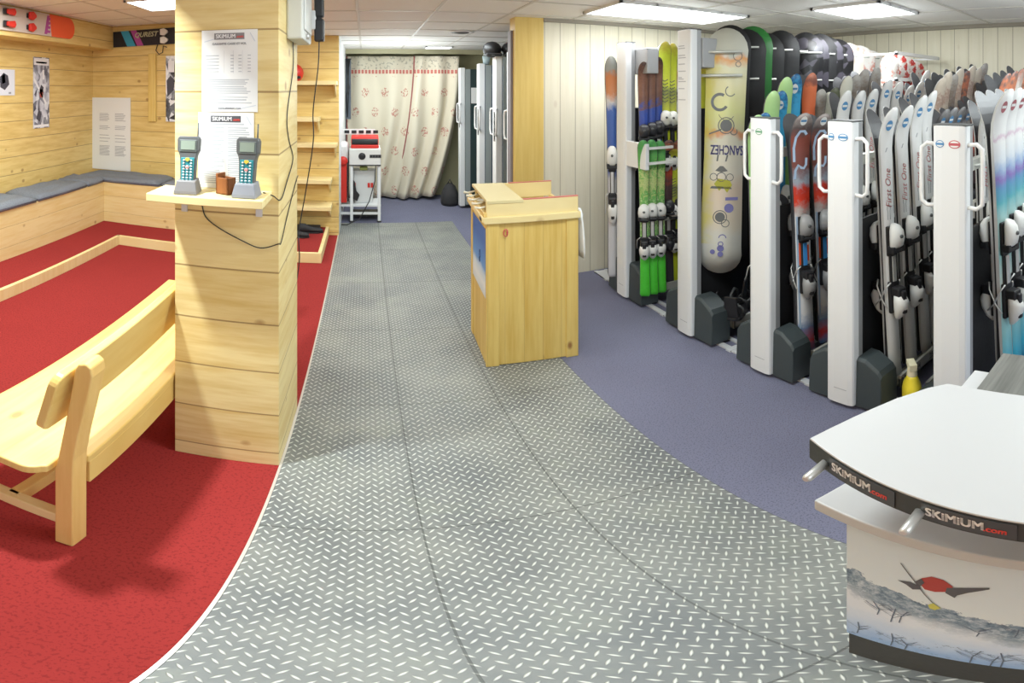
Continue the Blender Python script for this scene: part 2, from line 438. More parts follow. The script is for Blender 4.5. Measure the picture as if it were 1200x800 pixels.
# ------------------------------------------------------------------ ceiling fixtures
LITM = plain('lit_diffuser', (.9, .9, .9), .5, emit=((.97, .98, 1), LIT))
def ceiling_light(x0, x1, y0, y1, z, label, n=2):
    t = empty('ceiling_light', ((x0+x1)/2, (y0+y1)/2, z), 0, label, 'ceiling light')
    w_, h = (x1-x0)/2, (y1-y0)/2
    f = MB(); d = .022
    for q in ((-w_, w_, -h, -h+d), (-w_, w_, h-d, h), (-w_, -w_+d, -h, h), (w_-d, w_, -h, h)): f.box(*q, -.02, .0)
    for i in range(1, n): xx = -w_ + 2*w_*i/n; f.box(xx-.008, xx+.008, -h, h, -.018, 0)
    f.build('frame', WHITEP, t)
    MB().box(-w_+d, w_-d, -h+d, h-d, -.012, -.002).build('diffuser', LITM, t)
ceiling_light(1.65, 2.85, 2.95, 3.55, ZC, 'long bright ceiling panel light above the tall grey ski rack posts', 4)
ceiling_light(2.9, 3.5, 1.75, 2.35, ZC, 'square ceiling panel light above the row of snowboards', 4)
ceiling_light(.85, 1.25, 7.0, 7.25, ZC, 'small ceiling light in front of the curtain', 1)
ceiling_light(-2.1, -1.5, 4.0, 4.6, ZL, 'ceiling panel light over the red carpet corner, beside the pine column', 2)
t = empty('ceiling_vent', (1.0, 5.15, ZC), 0, 'round white ceiling vent between the column and the curtain', 'vent')
MB().lathe([(.13, 0), (.14, -.008), (.10, -.018), (.098, -.004), (.02, -.004)], 28).build('ring', WHITEP, t)
MB().lathe([(.075, -.004), (.085, -.02), (.05, -.026), (.01, -.028)], 28).build('diffuser', GREY, t)
# ================================================================== PINE BENCH (movable)
t = empty('wooden_bench', (-.75, 1.12, 0), 0, 'pine bench with backrest and thick leaning post standing on red carpet by the timber column', 'bench')
L1 = 1.75                           # seat length along Y (local)
seat = []
for i in range(7):
    a = R(90*i/6); seat.append((-.02-.0 + .05*sin(a)-.03, -.09+.05-.05*cos(a)))
pts = [(.03, -.02), (.03, L1), (-.44, L1), (-.44, -.10)]
# rounded near corners
def rc(cx, cy, r, a0, a1, n=6): return [(cx+r*cos(R(a0+(a1-a0)*i/n)), cy+r*sin(R(a0+(a1-a0)*i/n))) for i in range(n+1)]
pts = rc(-.38, -.06, .06, 180, 270) + [(-.18, -.095)] + rc(-.10, -.035, .06, 270, 330) + [(-.035, -.055), (-.035, .045), (.028, .05), (.028, L1), (-.44, L1)]
MB().prism(pts, .425, .46).build('seat', W_Y, t, bevel=.006, seg=3)
MB().box(.004, .026, .06, L1, .315, .425).build('apron', W_Y, t, bevel=.003)
MB().box(-.40, -.378, .06, L1, .335, .425).build('apron', W_Y, t, bevel=.003)
# backrest board, tilted outward, rounded end
def backrest():
    m = MB(); pr = rc(.04, .05, .04, 180, 270) + [(L1+.02, .01), (L1+.02, .25)] + rc(.045, .205, .045, 90, 180)
    m.prism(pr, -.014, .014, 'x', Matrix.Translation((-.045, -.09, .63)) @ Matrix.Rotation(R(13), 4, 'Y'))
    return m
backrest().build('backrest', W_Y, t, bevel=.005, seg=3)
def post(y0):
    m = MB(); T = .072
    prof = [(-.03, 0), (.028, 0), (.028, .40), (.03, .50), (.045, .62), (.088, .87), (.083, .90), (.068, .912), (.045, .903), (.035, .885), (-.005, .60), (-.03, .42)]
    # broad profile seen from the end
    m.prism(prof, y0, y0+T, 'y'); return m
post(-.03).build('post', W_LEG, t, bevel=.006, seg=3)
post(L1-.16).build('post', W_LEG, t, bevel=.006, seg=3)
for y0 in (-.03, L1-.16):
    m = MB(); m.prism([(-.42, 0), (-.36, 0), (-.35, .425), (-.42, .425)], y0, y0+.07, 'y'); m.build('leg', W_LEG, t, bevel=.005)
    MB().box(-.37, -.02, y0+.01, y0+.05, .115, .165).build('rail', W_X, t, bevel=.004)
MB().box(-.225, -.185, .0, L1-.1, .10, .165).build('stretcher', W_Y, t, bevel=.004)

# ================================================================== BUILT-IN SEAT WITH CUSHIONS
b = MB(); b.box(-3.419, -2.97, -3, 5.649, .097, .585); b.box(-2.97, -.90, 5.16, 5.649, .097, .585)
o = b.build('seat_box', W_BOX, bevel=.003); tag(o, 'built-in pine seat box running along the walls of the red carpet corner', 'bench')
def cushion(x0, x1, y0, y1, label, seed, rot=0, z=.587):
    rnd = random.Random(seed); m = MB(); m.smooth = True; n = 14
    cx, cy, w_, h = (x0+x1)/2, (y0+y1)/2, (x1-x0)/2, (y1-y0)/2
    ph = [rnd.uniform(0, 6) for _ in range(6)]
    top, bot = [], []
    for j in range(n+1):
        for i in range(n+1):
            u, v = i/n*2-1, j/n*2-1
            e = min(1, (1-max(abs(u), abs(v)))*5)
            hgt = .034 + .030*sqrt(max(e, 0)) + (.010*sin(3*u+ph[0])*sin(2.4*v+ph[1]) + .006*sin(7*v+ph[2]) + .005*sin(9*u+ph[3]))*e
            s_ = 1 - .03*(abs(u*v))
            top.append((u*w_*s_, v*h*s_, hgt)); bot.append((u*w_*s_, v*h*s_, 0))
    m.v = top+bot; N = (n+1)**2
    for j in range(n):
        for i in range(n):
            a = j*(n+1)+i; m.face([a, a+1, a+n+2, a+n+1]); m.face([N+a, N+a+n+1, N+a+n+2, N+a+1])
    for i in range(n):
        for (a, b_) in ((i, i+1), (n*(n+1)+i+1, n*(n+1)+i)): m.face([a, N+a, N+b_, b_])
        for (a, b_) in (((i+1)*(n+1), i*(n+1)), (i*(n+1)+n, (i+1)*(n+1)+n)): m.face([a, N+a, N+b_, b_])
    o = m.build('seat_cushion', FELT, None, loc=(cx, cy, z), rot=(0, 0, rot)); tag(o, label, 'cushion', 'grey seat cushions')
    p = MB(); e = [(-w_*.985, -h*.985, .02), (w_*.985, -h*.985, .02), (w_*.985, h*.985, .02), (-w_*.985, h*.985, .02), (-w_*.985, -h*.985, .02)]
    p.tube(e, .004, 6); p.build('piping', plain('navy_piping', (.05, .06, .10), .7), o)
cushion(-3.40, -2.95, 2.62, 3.85, 'grey felt cushion on the wall seat under the small poster', 1)
cushion(-3.40, -2.955, 3.86, 4.78, 'grey felt cushion on the wall seat under the tall narrow poster', 2, R(.6))
cushion(-3.40, -2.955, 4.79, 5.14, 'short grey felt cushion just before the corner of the pine wall seat', 3)
cushion(-3.38, -2.25, 5.15, 5.62, 'rumpled grey cushion below the white two-column notice', 4)
cushion(-2.24, -1.2, 5.15, 5.62, 'grey felt cushion on the wall seat, partly behind the timber column', 5)

# ================================================================== POSTERS ON THE LEFT
def poster(name, o, u, v, w_, h, mat, label, cat='poster', extras=None, th=.004):
    M = frame_M(o, u, v); t = MB(); t.box(-w_/2, w_/2, -h/2, h/2, 0, th, M)
    mats = [mat]
    if extras:
        for (mt, shapes) in extras:
            if mt not in mats: mats.append(mt)
            t.mat(mats.index(mt))
            for sh in shapes: t.prism(sh, th, th+.0006, 'z', M)
    return tag(t.build(name, mats), label, cat)
def bar(x0, y0, x1, y1): return [(x0, y0), (x1, y0), (x1, y1), (x0, y1)]
def lines(x0, x1, y0, y1, n, th, rnd, gap=None):
    out = []
    for i in range(n):
        y = y0 + (y1-y0)*i/max(1, n-1); out.append(bar(x0, y, x0+(x1-x0)*rnd.uniform(.75, 1), y+th))
    return out
r_ = random.Random(3)
# left wall posters: skiers on snow
def photo_mat(name, cols, scale, stretch, diag=0.):
    m, nt, b = newmat(name); g = NT(nt); tc = g.n('TexCoord')
    mp = g.n('Mapping'); mp.inputs['Scale'].default_value = stretch; mp.inputs['Rotation'].default_value = (diag, diag, 0); g.l(tc.outputs['Object'], mp.inputs[0])
    n = g.noise(mp.outputs[0], scale, 6, .62)
    vo = g.n('TexVoronoi'); vo.inputs['Scale'].default_value = scale*1.7; g.l(mp.outputs[0], vo.inputs['Vector']); sp = g.n('SeparateColor'); g.l(vo.outputs['Color'], sp.inputs[0])
    f = g.m('ADD', g.m('MULTIPLY', n, .65), g.m('MULTIPLY', sp.outputs[0], .35))
    g.l(g.ramp(f, cols), b.inputs['Base Color']); b.inputs['Roughness'].default_value = .4; return m
SN1 = photo_mat('poster_snow', [(.30, (.05, .05, .08)), (.42, (.22, .23, .28)), (.50, (.46, .48, .56)), (.58, (.62, .64, .70)), (.7, (.74, .76, .80))], 7, (1, 1.6, 1), .5)
DKR = plain('poster_dark_figure', (.06, .06, .08), .5); PRD = plain('poster_red', (.45, .07, .05), .5); PWH = plain('poster_white', (.8, .8, .82), .5)
y1 = 3.41/tan(R((428-49)*DEG)); y0 = 3.41/tan(R((428-3)*DEG))
poster('ski_poster', (-3.418, y1, 1.66), (0, 1, 0), (0, 0, 1), .30, .80, SN1, 'tall narrow snow poster with a skier on the left pine wall', 'poster',
       [(PWH, [bar(-.14, .31, .14, .39), bar(-.14, -.39, .14, -.36)]), (DKR, [[(-.04, .02), (.02, -.0), (.04, .06), (-.01, .09)], [(-.1, -.29), (-.03, -.33), (.0, -.24), (-.05, -.18)]]),
        (PRD, [[(-.03, -.05), (.03, -.06), (.02, .04), (-.04, .04)]]), (PWH, [[(-.14, .13), (-.13, .17), (.1, -.12), (.08, -.14)], [(.02, .15), (.05, .15), (.05, .26), (.02, .26)]]), (INK, [bar(.06, -.35, .1, -.31), [(-.1, .33), (.1, .33), (.1, .35), (-.1, .35)]])])
poster('ski_poster', (-3.418, y0+.02, 1.77), (0, 1, 0), (0, 0, 1), .36, .27, plain('poster_pale', (.70, .72, .78), .5), 'small snow poster at the edge of the left pine wall', 'poster',
       [(DKR, [[(-.05, -.05), (.02, -.08), (.09, -.02), (.07, .07), (0, .1), (-.06, .05)]]), (plain('poster_blue', (.2, .22, .34), .5), [[(-.02, -.02), (.03, .0), (.02, .09), (-.03, .06)]]), (INK, [bar(.08, -.12, .12, -.10)])])
# notice in the corner
ex = []
for cx in (-.15, .08):
    for (a, b_, n) in ((.26, .17, 6), (.06, .10, 3), (-.10, -.02, 3), (-.16, -.28, 9)): ex += lines(cx-.02, cx+.14, a, b_, n, .006, r_)
poster('notice_board', (-3.14, 5.645, 1.12), (1, 0, 0), (0, 0, 1), .56, .94, plain('notice_white', (.80, .81, .78), .5), 'large white notice with two columns of text standing in the pine corner', 'notice', [(INK, ex)], th=.012)
# mountain picture + trim board + black skis on back wall
SN2 = photo_mat('mountain_photo', [(.30, (.03, .03, .04)), (.42, (.16, .17, .20)), (.50, (.38, .40, .46)), (.57, (.66, .68, .72)), (.68, (.84, .85, .87))], 6, (1.5, 1, 1))
poster('ski_picture', (-2.19, 5.638, 1.705), (1, 0, 0), (0, 0, 1), .36, .80, SN2, 'framed grey mountain and helmets picture partly behind the column', 'picture',
       [(PWH, [bar(-.15, .20, -.07, .34), bar(.0, .12, .10, .38), bar(-.08, .03, .12, .08), bar(-.14, -.17, .10, -.14)]), (DKR, [[(-.16, -.10), (-.08, -.02), (-.06, .10), (-.12, .16), (-.17, .1)], [(-.05, -.36), (.05, -.38), (.10, -.26), (.02, -.20), (-.06, -.26)]])], th=.01)
b = MB(); b.box(-2.60, -2.50, 5.61, 5.65, 1.30, 2.14); o = b.build('wall_batten', W_V, bevel=.003); tag(o, 'upright pine batten on the wall beside the grey mountain picture', 'batten')

# ---- flat-mounted skis
def flat_ski(name, M, L, W, mats, label, bands, bind_mat, logo=None, round_end=True):
    """ski or pair lying along local x, face +z"""
    t = MB(); n = 10
    pts = [(0, -W/2)]
    if round_end: pts += [(L-W*.5+W*.5*cos(R(a)), W/2*sin(R(a))) for a in range(-90, 91, 15)]
    else: pts += [(L, -W/2), (L, W/2)]
    pts += [(0, W/2)]
    t.prism(pts, 0, .018, 'z', M)
    for i, sh in bands: t.mat(i); t.prism(sh, .018, .0186, 'z', M)
    o = t.build(name, mats); tag(o, label, 'ski')
    for (bx, typ) in bind_mat:
        for s_ in (-1, 1):
            k = MB(); cy = s_*W*.25
            k.box(bx-.05, bx+.05, cy-.025, cy+.025, .018, .03, M)
            if typ == 'toe': k.mat(1); k.prism([(bx-.03, cy-.035), (bx+.02, cy-.045), (bx+.07, cy-.012), (bx+.07, cy+.012), (bx+.02, cy+.045), (bx-.03, cy+.035)], .03, .062, 'z', M)
            else: k.mat(1); k.prism([(bx-.08, cy-.02), (bx+.02, cy-.035), (bx+.04, cy+.0), (bx+.02, cy+.035), (bx-.08, cy+.02)], .03, .075, 'z', M); k.mat(0); k.box(bx-.11, bx-.04, cy-.03, cy+.03, .03, .05, M)
            k.build(typ+'_binding', [BLACK, logo or RED], o, bevel=.006)
    return o
Mx = frame_M((-3.118, 3.0, 2.375), (0, 1, 0), (0, 0, 1))
flat_ski('short_ski', Mx, 1.72, .235, [plain('ski_cream', (.62, .54, .48), .35), ORANGE, plain('ski_purple', (.42, .07, .32), .4)],
         'white twin ski board with orange-red rounded tip mounted high on the left wall soffit', [(1, [(1.28, -.1175), (1.60, -.1175)] + [(1.6025+.1175*cos(R(a)), .1175*sin(R(a))) for a in range(-75, 76, 15)] + [(1.6, .1175), (1.24, .1175)])],
         [(.60, 'heel'), (.90, 'toe')], RED)
text_mesh('lettering', 'rossi', .13, MAT['ski_purple'], [o for o in C.objects if o.name.startswith('short_ski')][0], Mx @ Matrix.Translation((1.22, 0, .0192)) @ Matrix.Rotation(R(-90), 4, 'Z'), .003) if False else None
k = MB(); k.prism([(1.15, -.10), (1.20, -.10), (1.245, .10), (1.20, .10)], .0186, .0192, 'z', Mx)
for i in range(4): k.prism([(1.19+.012*i, -.085+.045*i), (1.25, -.085+.045*i), (1.26, -.06+.045*i), (1.20+.01*i, -.055+.045*i)], .0192, .0196, 'z', Mx)
k.build('lettering', MAT['ski_purple'], [o for o in C.objects if o.name == 'short_ski'][0])
Mx = frame_M((-3.10, 5.642, 2.335), (1, 0, .02), (-.02, 0, 1)) @ Matrix.Identity(4)
# (u x v) must point to the camera (-Y)
flat = flat_ski('black_ski', Mx, 1.25, .20, [plain('ski_black', (.012, .012, .02), .3), plain('ski_cyan', (.04, .35, .55), .4), MAT['ski_purple']],
         'black skis with blue and purple stripes mounted high on the back pine wall', [(1, [(.20, -.1), (.32, -.1), (.22, .1), (.11, .1)]), (2, [(.34, -.1), (.43, -.1), (.33, .1), (.25, .1)])],
         [(.70, 'toe'), (.98, 'heel')], plain('binding_white', (.75, .75, .72), .4), False)
text_mesh('lettering', 'QUREST', .085, plain('olive_lettering', (.45, .46, .30), .5), flat, Mx @ Matrix.Translation((.46, .035, .0192)), .002, shear=.3)
k = MB(); k.tube([Mx @ Vector(p) for p in ((.62, -.1, .02), (.60, -.17, .03), (.64, -.22, .03), (.69, -.2, .03), (.70, -.12, .03), (.75, -.14, .04))], .006, 6); k.build('strap', BLACK, flat)

# ================================================================== SHELVES ON THE PINE END WALL
for (z, x1, d, lab) in ((1.79, -.31, .24, 'pine wall shelf holding the red helmet, highest beside the column'), (1.39, -.50, .26, 'short pine shelf, second from the top on the end wall'),
                   (1.10, -.31, .20, 'full-width pine shelf halfway up the end wall'), (.70, -.37, .24, 'short pine shelf, second from the bottom on the end wall'), (.40, -.37, .26, 'short pine shelf, lowest on the end wall above the black shoes')):
    s = empty('wall_shelf', (-.95, 5.645, z), 0, lab, 'shelf', 'pine wall shelves')
    MB().box(0, x1+.95, -d, 0, -.045, 0).build('board', W_X, s, bevel=.004)
    for xx in (.12, x1+.95-.035):
        MB().prism([(0, -.035), (-d*.9, -.035), (0, -.18)], xx, xx+.02, 'x').build('bracket', W_X, s, bevel=.002)
t = empty('ski_helmet', (-.80, 5.50, 1.792), 0, 'red helmet on the top pine shelf, half hidden by the column', 'helmet')
MB().ell((0, 0, .085), .12, .14, .11).build('shell', RED, t); MB().box(-.10, .10, -.135, -.08, .02, .05).build('rim', BLACK, t, bevel=.01)
def shoe(x, y, rz, lab):
    s = empty('black_shoe', (x, y, .097), rz, lab, 'shoe')
    m = MB(); rings = []
    for (px, w_, h) in ((-.13, .028, .07), (-.11, .038, .10), (-.05, .040, .095), (0, .042, .065), (.06, .046, .05), (.11, .040, .042), (.14, .02, .03)):
        rings.append([(px, w_*cos(a), .012+max(0, h*.5+h*.5*sin(a))) for a in [2*pi*i/10 for i in range(10)]])
    m.loft(rings); m.build('upper', BLACKM, s)
    MB().prism([(-.135, -.03), (.0, -.04), (.09, -.047), (.145, -.015), (.145, .015), (.09, .047), (0, .04), (-.135, .03)], 0, .016).build('sole', BLACK, s, bevel=.003)
shoe(-.60, 5.40, R(8), 'black shoe on the raised red step below the lowest shelf, further in')
shoe(-.73, 5.22, R(-4), 'black shoe on the raised red step, beside the timber column edge')
o = tag(MB().box(-.85, -.50, 5.47, 5.60, .097, .14).build('boot_tray', BLACKM, bevel=.01), 'low black tray on the raised red step under the pine shelves', 'tray')

# ================================================================== COLUMN: SHELF, SCANNERS, PAPERS, CABLES
t = empty('wall_shelf', (-.545, 1.79, 1.324), 0, 'small pine shelf with two handheld scanners on the front of the timber column', 'shelf')
MB().box(-.212, .208, -.175, 0, -.03, 0).build('board', W_X, t, bevel=.003)
for xx in (-.13, .16): m = MB(); m.box(xx-.012, xx+.012, -.14, 0, -.036, -.030); m.box(xx-.012, xx+.012, -.006, 0, -.10, -.030); m.build('bracket', STEEL, t)
KEY = plain('pale_key', (.55, .62, .62), .5); SCR = plain('lcd_green_grey', (.26, .31, .25), .25)
def scanner(x, y, rz, label, crad):
    t = empty('handheld_scanner', (x, y, 1.325), rz, label, 'scanner')
    tilt = Matrix.Rotation(R(-8), 4, 'X')
    def B(o=(0, 0, 0)): return Matrix.Translation(o) @ tilt
    body = [(-.026, .0), (.026, .0), (.030, .10), (.033, .118), (.041, .135), (.042, .175), (.036, .186), (-.036, .186), (-.042, .175), (-.041, .135), (-.033, .118), (-.030, .10)]
    m = MB(); m.prism(body, .0, .032, 'y', B((0, -.015, .022))); b_ = m.build('body', GREY, t, bevel=.005, seg=3)
    k = MB(); k.prism([(-.0215, .01), (.0215, .01), (.025, .108), (-.025, .108)], -.003, .001, 'y', B((0, -.015, .022))); kp = k.build('keypad', TEAL, t, bevel=.002)
    s = MB(); s.box(-.032, .032, -.003, .001, .128, .172, B((0, -.015, .022))); bz = s.build('bezel', plain('bezel_dark', (.12, .14, .13), .4), t, bevel=.003)
    s = MB(); s.box(-.026, .026, -.005, -.002, .136, .168, B((0, -.015, .022))); s.build('screen', SCR, bz)
    q = MB()
    for r in range(8):
        for c in range(3):
            if r > 5 and c == 1: continue
            zz = .024+r*.0105; q.ell((-.0135+.0135*c, -.005, zz), .0045, .003, .0033, 8, B((0, -.015, .022)))
    q.build('keys', KEY, kp)
    MB().ell((0, -.005, .073), .007, .004, .007, 10, B((0, -.015, .022))).build('button', plain('pink_button', (.75, .30, .28), .5), kp)
    MB().prism([(-.009, .100), (0, .093), (.009, .100), (.006, .107), (-.006, .107)], -.007, -.002, 'y', B((0, -.015, .022))).build('button', plain('amber_button', (.75, .50, .06), .5), kp)
    MB().tube([B((0, -.015, .022)) @ Vector((.030, .02, .17)), B((0, -.015, .022)) @ Vector((.030, .02, .235))], .0028, 6).build('antenna', GREY, t)
    c = MB(); c.loft([[(-.043, -.045, 0), (.043, -.045, 0), (.043, .04, 0), (-.043, .04, 0)], [(-.041, -.043, .012), (.041, -.043, .012), (.041, .038, .012), (-.041, .038, .012)], [(-.034, -.030, .048), (.034, -.030, .048), (.034, .03, .052), (-.034, .03, .052)]], smooth=False)
    c.build('cradle', crad, t, bevel=.003)
scanner(-.622, 1.68, R(6), 'teal handheld scanner in dark cradle, away from the brown pen box', plain('cradle_dark', (.17, .16, .16), .5))
scanner(-.405, 1.68, R(-4), 'teal handheld scanner in bluish cradle touching the brown wooden pen box', plain('cradle_grey', (.24, .25, .28), .5))
t = MB(); WD = wood('brown_box_wood', 'v', .3, 0, (.30, .11, .035), (.18, .06, .02), seam=0, knots=0)
for q in ((-.028, -.020, -.022, .022), (.020, .028, -.022, .022), (-.028, .028, -.022, -.014), (-.028, .028, .014, .022)):
    h1 = .074
    t.box(*q, 0, h1 if q[0] < 0 and q[1] < 0 else .06)
t.box(-.028, .028, -.022, .022, 0, .006)
o = t.build('pen_box', WD, None, bevel=.0015, loc=(-.488, 1.705, 1.3245), rot=(0, 0, R(-25))); tag(o, 'small brown wooden pen box on the column shelf between the two scanners', 'pen holder')
LOGO_BG = plain('logo_plate', (.10, .10, .11), .4); LOGO_W = plain('logo_white', (.85, .85, .85), .4); LOGO_R = plain('logo_red', (.78, .07, .05), .4)
def notice(cx, z0, h, label, lay, rz=0, plate=LOGO_BG):
    w_ = .215; M = frame_M((cx, 1.788, z0+h/2), (cos(rz), 0, sin(rz)), (-sin(rz), 0, cos(rz)))
    t = MB(); t.box(-w_/2, w_/2, -h/2, h/2, 0, .0012, M)
    t.mat(1)
    for s_ in lay: t.prism(s_, .0012, .0015, 'z', M)
    t.mat(3)
    for s_ in ([(-w_/2+.004, -h/2+.05), (-w_/2+.008, -h/2+.05), (-w_/2+.02, -h/2+.006), (-w_/2+.016, -h/2+.006)], [(w_/2-.03, h/2-.012), (w_/2-.027, h/2-.012), (w_/2-.008, h/2-.045), (w_/2-.012, h/2-.045)],
               [(-w_/2+.01, h/2-.045), (-w_/2+.01, h/2-.042), (-w_/2+.05, h/2-.032), (-w_/2+.05, h/2-.035)], [(.03, -h/2+.008), (.03, -h/2+.011), (w_/2-.006, -h/2+.026), (w_/2-.006, -h/2+.023)]): t.prism(s_, .0012, .0016, 'z', M)
    t.mat(2); t.box(-.058, .058, h/2-.036, h/2-.012, .0012, .0018, M)
    o = t.build('paper_notice', [PAPER, INKL, plate, plain('swoosh', (.60, .64, .70), .6)]); tag(o, label, 'notice')
    text_mesh('lettering', 'SKiMiUM', .021, LOGO_W, o, M @ Matrix.Translation((-.014, h/2-.0245, .0022)), .0004, sx=.95)
    text_mesh('lettering', '.com', .014, LOGO_R, o, M @ Matrix.Translation((.041, h/2-.026, .0022)), .0003)
    return o, M
lay = [];
for i in range(6): lay += [bar(-.092, .055-.012*i-.0, -.04, .058-.012*i)] + [bar(c, .055-.012*i, c+.012, .058-.012*i) for c in (.005, .035, .07)]
for c in (-.02, .015, .05): lay.append(bar(c, -.01, c+.0006, .075))
lay += lines(-.092, .092, -.035, -.052, 4, .003, r_) + lines(-.092, .085, -.060, -.085, 5, .003, r_) + [bar(-.075, -.100, .07, -.097), bar(-.065, -.110, .065, -.106), bar(-.09, -.121, .085, -.118)]
o, M = notice(-.498, 1.616, .305, 'white price notice with grey logo plate, upper sheet on the timber column', lay, plate=plain('logo_plate_grey', (.25, .24, .25), .5))
text_mesh('lettering', 'GARANTIE CASSE ET VOL', .0115, INK, o, M @ Matrix.Translation((0, .100, .0018)), .0003)
text_mesh('lettering', 'www.skimium.com', .0115, INK, o, M @ Matrix.Translation((0, -.139, .0018)), .0003)
lay = []
for c in (-.09, .008): lay += lines(c, c+.084, .085, -.125, 27, .0038, r_)
lay.append(bar(-.07, .098, .07, .103))
notice(-.512, 1.326, .287, 'white two-column text notice with black logo plate, lower sheet behind the scanners', lay)
# cables
CAB = BLACK
def cable(name, pts, r, label, cat='cable'):
    cu = MB(); P = [Vector(p) for p in pts]; out = []
    for i in range(len(P)-1):
        p0, p1, p2, p3 = P[max(i-1, 0)], P[i], P[i+1], P[min(i+2, len(P)-1)]
        for k in range(6):
            t_ = k/6; out.append(.5*((2*p1)+(p2-p0)*t_+(2*p0-5*p1+4*p2-p3)*t_*t_+(3*p1-p0-3*p2+p3)*t_**3))
    out.append(P[-1]); cu.tube(out, r, 6); o = cu.build(name, CAB); return tag(o, label, cat)
sx = -.3085
cable('power_cable', [(sx, 2.05, 2.3), (sx, 2.03, 2.1), (sx, 2.10, 1.95), (sx, 2.13, 1.80), (sx, 1.96, 1.60), (sx, 2.0, 1.50), (sx, 2.12, 1.40), (-.306, 1.93, 1.33), (-.307, 1.80, 1.29), (-.33, 1.77, 1.31), (-.36, 1.74, 1.328)], .0022, 'thin black cable winding down the narrow side of the timber column', 'cable')
cable('power_cable', [(-.60, 1.745, 1.30), (-.605, 1.785, 1.26), (-.59, 1.786, 1.21), (-.54, 1.786, 1.17), (-.45, 1.786, 1.125), (-.38, 1.786, 1.10), (-.315, 1.784, 1.12), (-.305, 1.80, 1.125), (sx, 1.95, 1.18), (sx, 2.15, 1.26), (sx+.001, 2.27, 1.30)], .0022, 'thin black cable looping across the column below the small shelf')
t = empty('junction_box', (-.305, 2.12, 2.0), 0, 'pale grey trunking box high on the narrow side of the column', 'electrical box')
MB().box(-.007, .06, -.16, .14, -.10, .31).build('housing', plain('box_grey', (.62, .63, .60), .5), t, bevel=.008)
MB().box(.06, .066, -.13, .11, -.06, .28).build('cover', plain('box_pale', (.70, .71, .68), .5), t, bevel=.003)
MB().lathe([(.012, 0), (.012, .01), (.006, .014)], 12, Matrix.Translation((.06, -.05, -.08)) @ Matrix.Rotation(R(90), 4, 'Y')).build('screw', STEEL, t)
t = empty('wall_socket', (-.30, 2.30, 2.02), 0, 'small white socket block beside the hanging black plugs', 'socket')
MB().box(-.0, .075, -.02, .03, -.045, .045).build('housing', WHITEP, t, bevel=.005)
MB().lathe([(.016, 0), (.014, .003)], 14, Matrix.Translation((.04, -.02, 0)) @ Matrix.Rotation(R(90), 4, 'X')).build('outlet', GREY, t)
xh, yh_ = -.2125, 2.30
t = empty('plug_adapter', (xh, yh_, 2.02), 0, 'two black plug adapters hanging on a black cable from the ceiling', 'plug')
MB().box(-.022, .022, -.02, .025, .012, .115).build('plug', BLACK, t, bevel=.008); MB().box(-.022, .024, -.02, .025, -.10, .005).build('plug', BLACK, t, bevel=.008)
MB().box(-.012, .012, -.01, .012, .0, .02).build('connector', BLACK, t)
MB().tube([(0, 0, .11), (.004, 0, .2), (0, 0, .288)], .004, 6).build('cord', BLACK, t)
cable('power_cable', [(xh, yh_, 1.92), (xh-.005, yh_, 1.8), (xh-.03, yh_+.02, 1.6), (xh-.03, yh_+.02, 1.45), (xh-.07, yh_+.05, 1.2), (xh-.10, yh_+.05, 1.02), (-.31, 2.32, .95), (-.31, 2.34, .86), (-.33, 2.36, .72), (-.37, 2.4, .6)], .003, 'black cable hanging from the plugs down in front of the pine shelves')
# ================================================================== PINE COUNTER
PO = picture_mat('poster_sky', [(0, (.62, .68, .74)), (.16, (.80, .84, .88)), (.30, (.60, .72, .86)), (.42, (.10, .30, .72)), (.8, (.03, .13, .52)), (1, (.05, .16, .55))], 3.0, .25, z0=.47, z1=.90)
t = empty('pine_counter', (.66, 2.66, 0), R(-3.2), 'freestanding pine counter with blue sky poster, standing on the checker plate edge', 'counter')
cw, cd = .53, .52
for q in ((0, .022, .0, cd), (cw-.022, cw, 0, cd)): MB().box(*q, 0, .95).build('side_panel', W_V, t, bevel=.003)
MB().box(.05, cw-.05, .006, .024, 0.004, .95).build('front_panel', W_V, t, bevel=.002)
for x0 in (0, cw-.07): MB().box(x0-.004 if x0 == 0 else x0, x0+.07 if x0 == 0 else cw+.004, -.004, .02, 0, .95).build('corner_board', W_V, t, bevel=.004)
MB().box(-.006, .012, cd-.06, cd+.006, 0, .95).build('corner_board', W_V, t, bevel=.003)
MB().box(.022, cw-.022, cd-.4, cd-.02, .45, .47).build('shelf', W_X, t)
m = MB(); m.box(-.02, cw+.012, -.022, .004, .945, .985); m.box(-.03, .0, -.02, cd+.02, .955, .985); m.box(cw-.01, cw+.012, -.02, cd, .945, .985)
m.box(-.02, cw+.01, -.01, cd+.01, .950, .962); m.build('top_ledge', W_X, t, bevel=.004)
m = MB(); m.box(-.005, cw+.002, -.006, .016, .975, 1.075); m.build('rim', W_X, t, bevel=.003)
m = MB(); m.box(.02, cw+.005, cd-.02, cd+.0, .975, 1.075); m.build('rim', W_X, t, bevel=.003)
MB().box(-.02, .0, -.01, cd+.01, .965, 1.01).build('rim', W_Y, t, bevel=.003)
MB().box(.0, .205, -.01, cd, 1.060, 1.078).build('top_board', plain('beige_board', (.66, .56, .30), .6, bump=.3, bscale=200), t, bevel=.002)
m = MB(); m.box(.205, cw+.002, -.007, .017, 1.075, 1.079); m.build('red_edging', plain('red_edging_tape', (.55, .16, .12), .5), t)
m = MB(); m.box(.24, cw+.005, cd-.021, cd+.001, 1.075, 1.079); m.build('red_edging', MAT['red_edging_tape'], t)
for i in range(5):
    yy = .03+i*.108
    MB().tube([(.03, yy, 1.045), (-.035, yy, 1.030), (-.062, yy, 1.035)], [.006, .006, .008], 8).build('coat_peg', plain('cream_peg', (.78, .74, .60), .45), t)
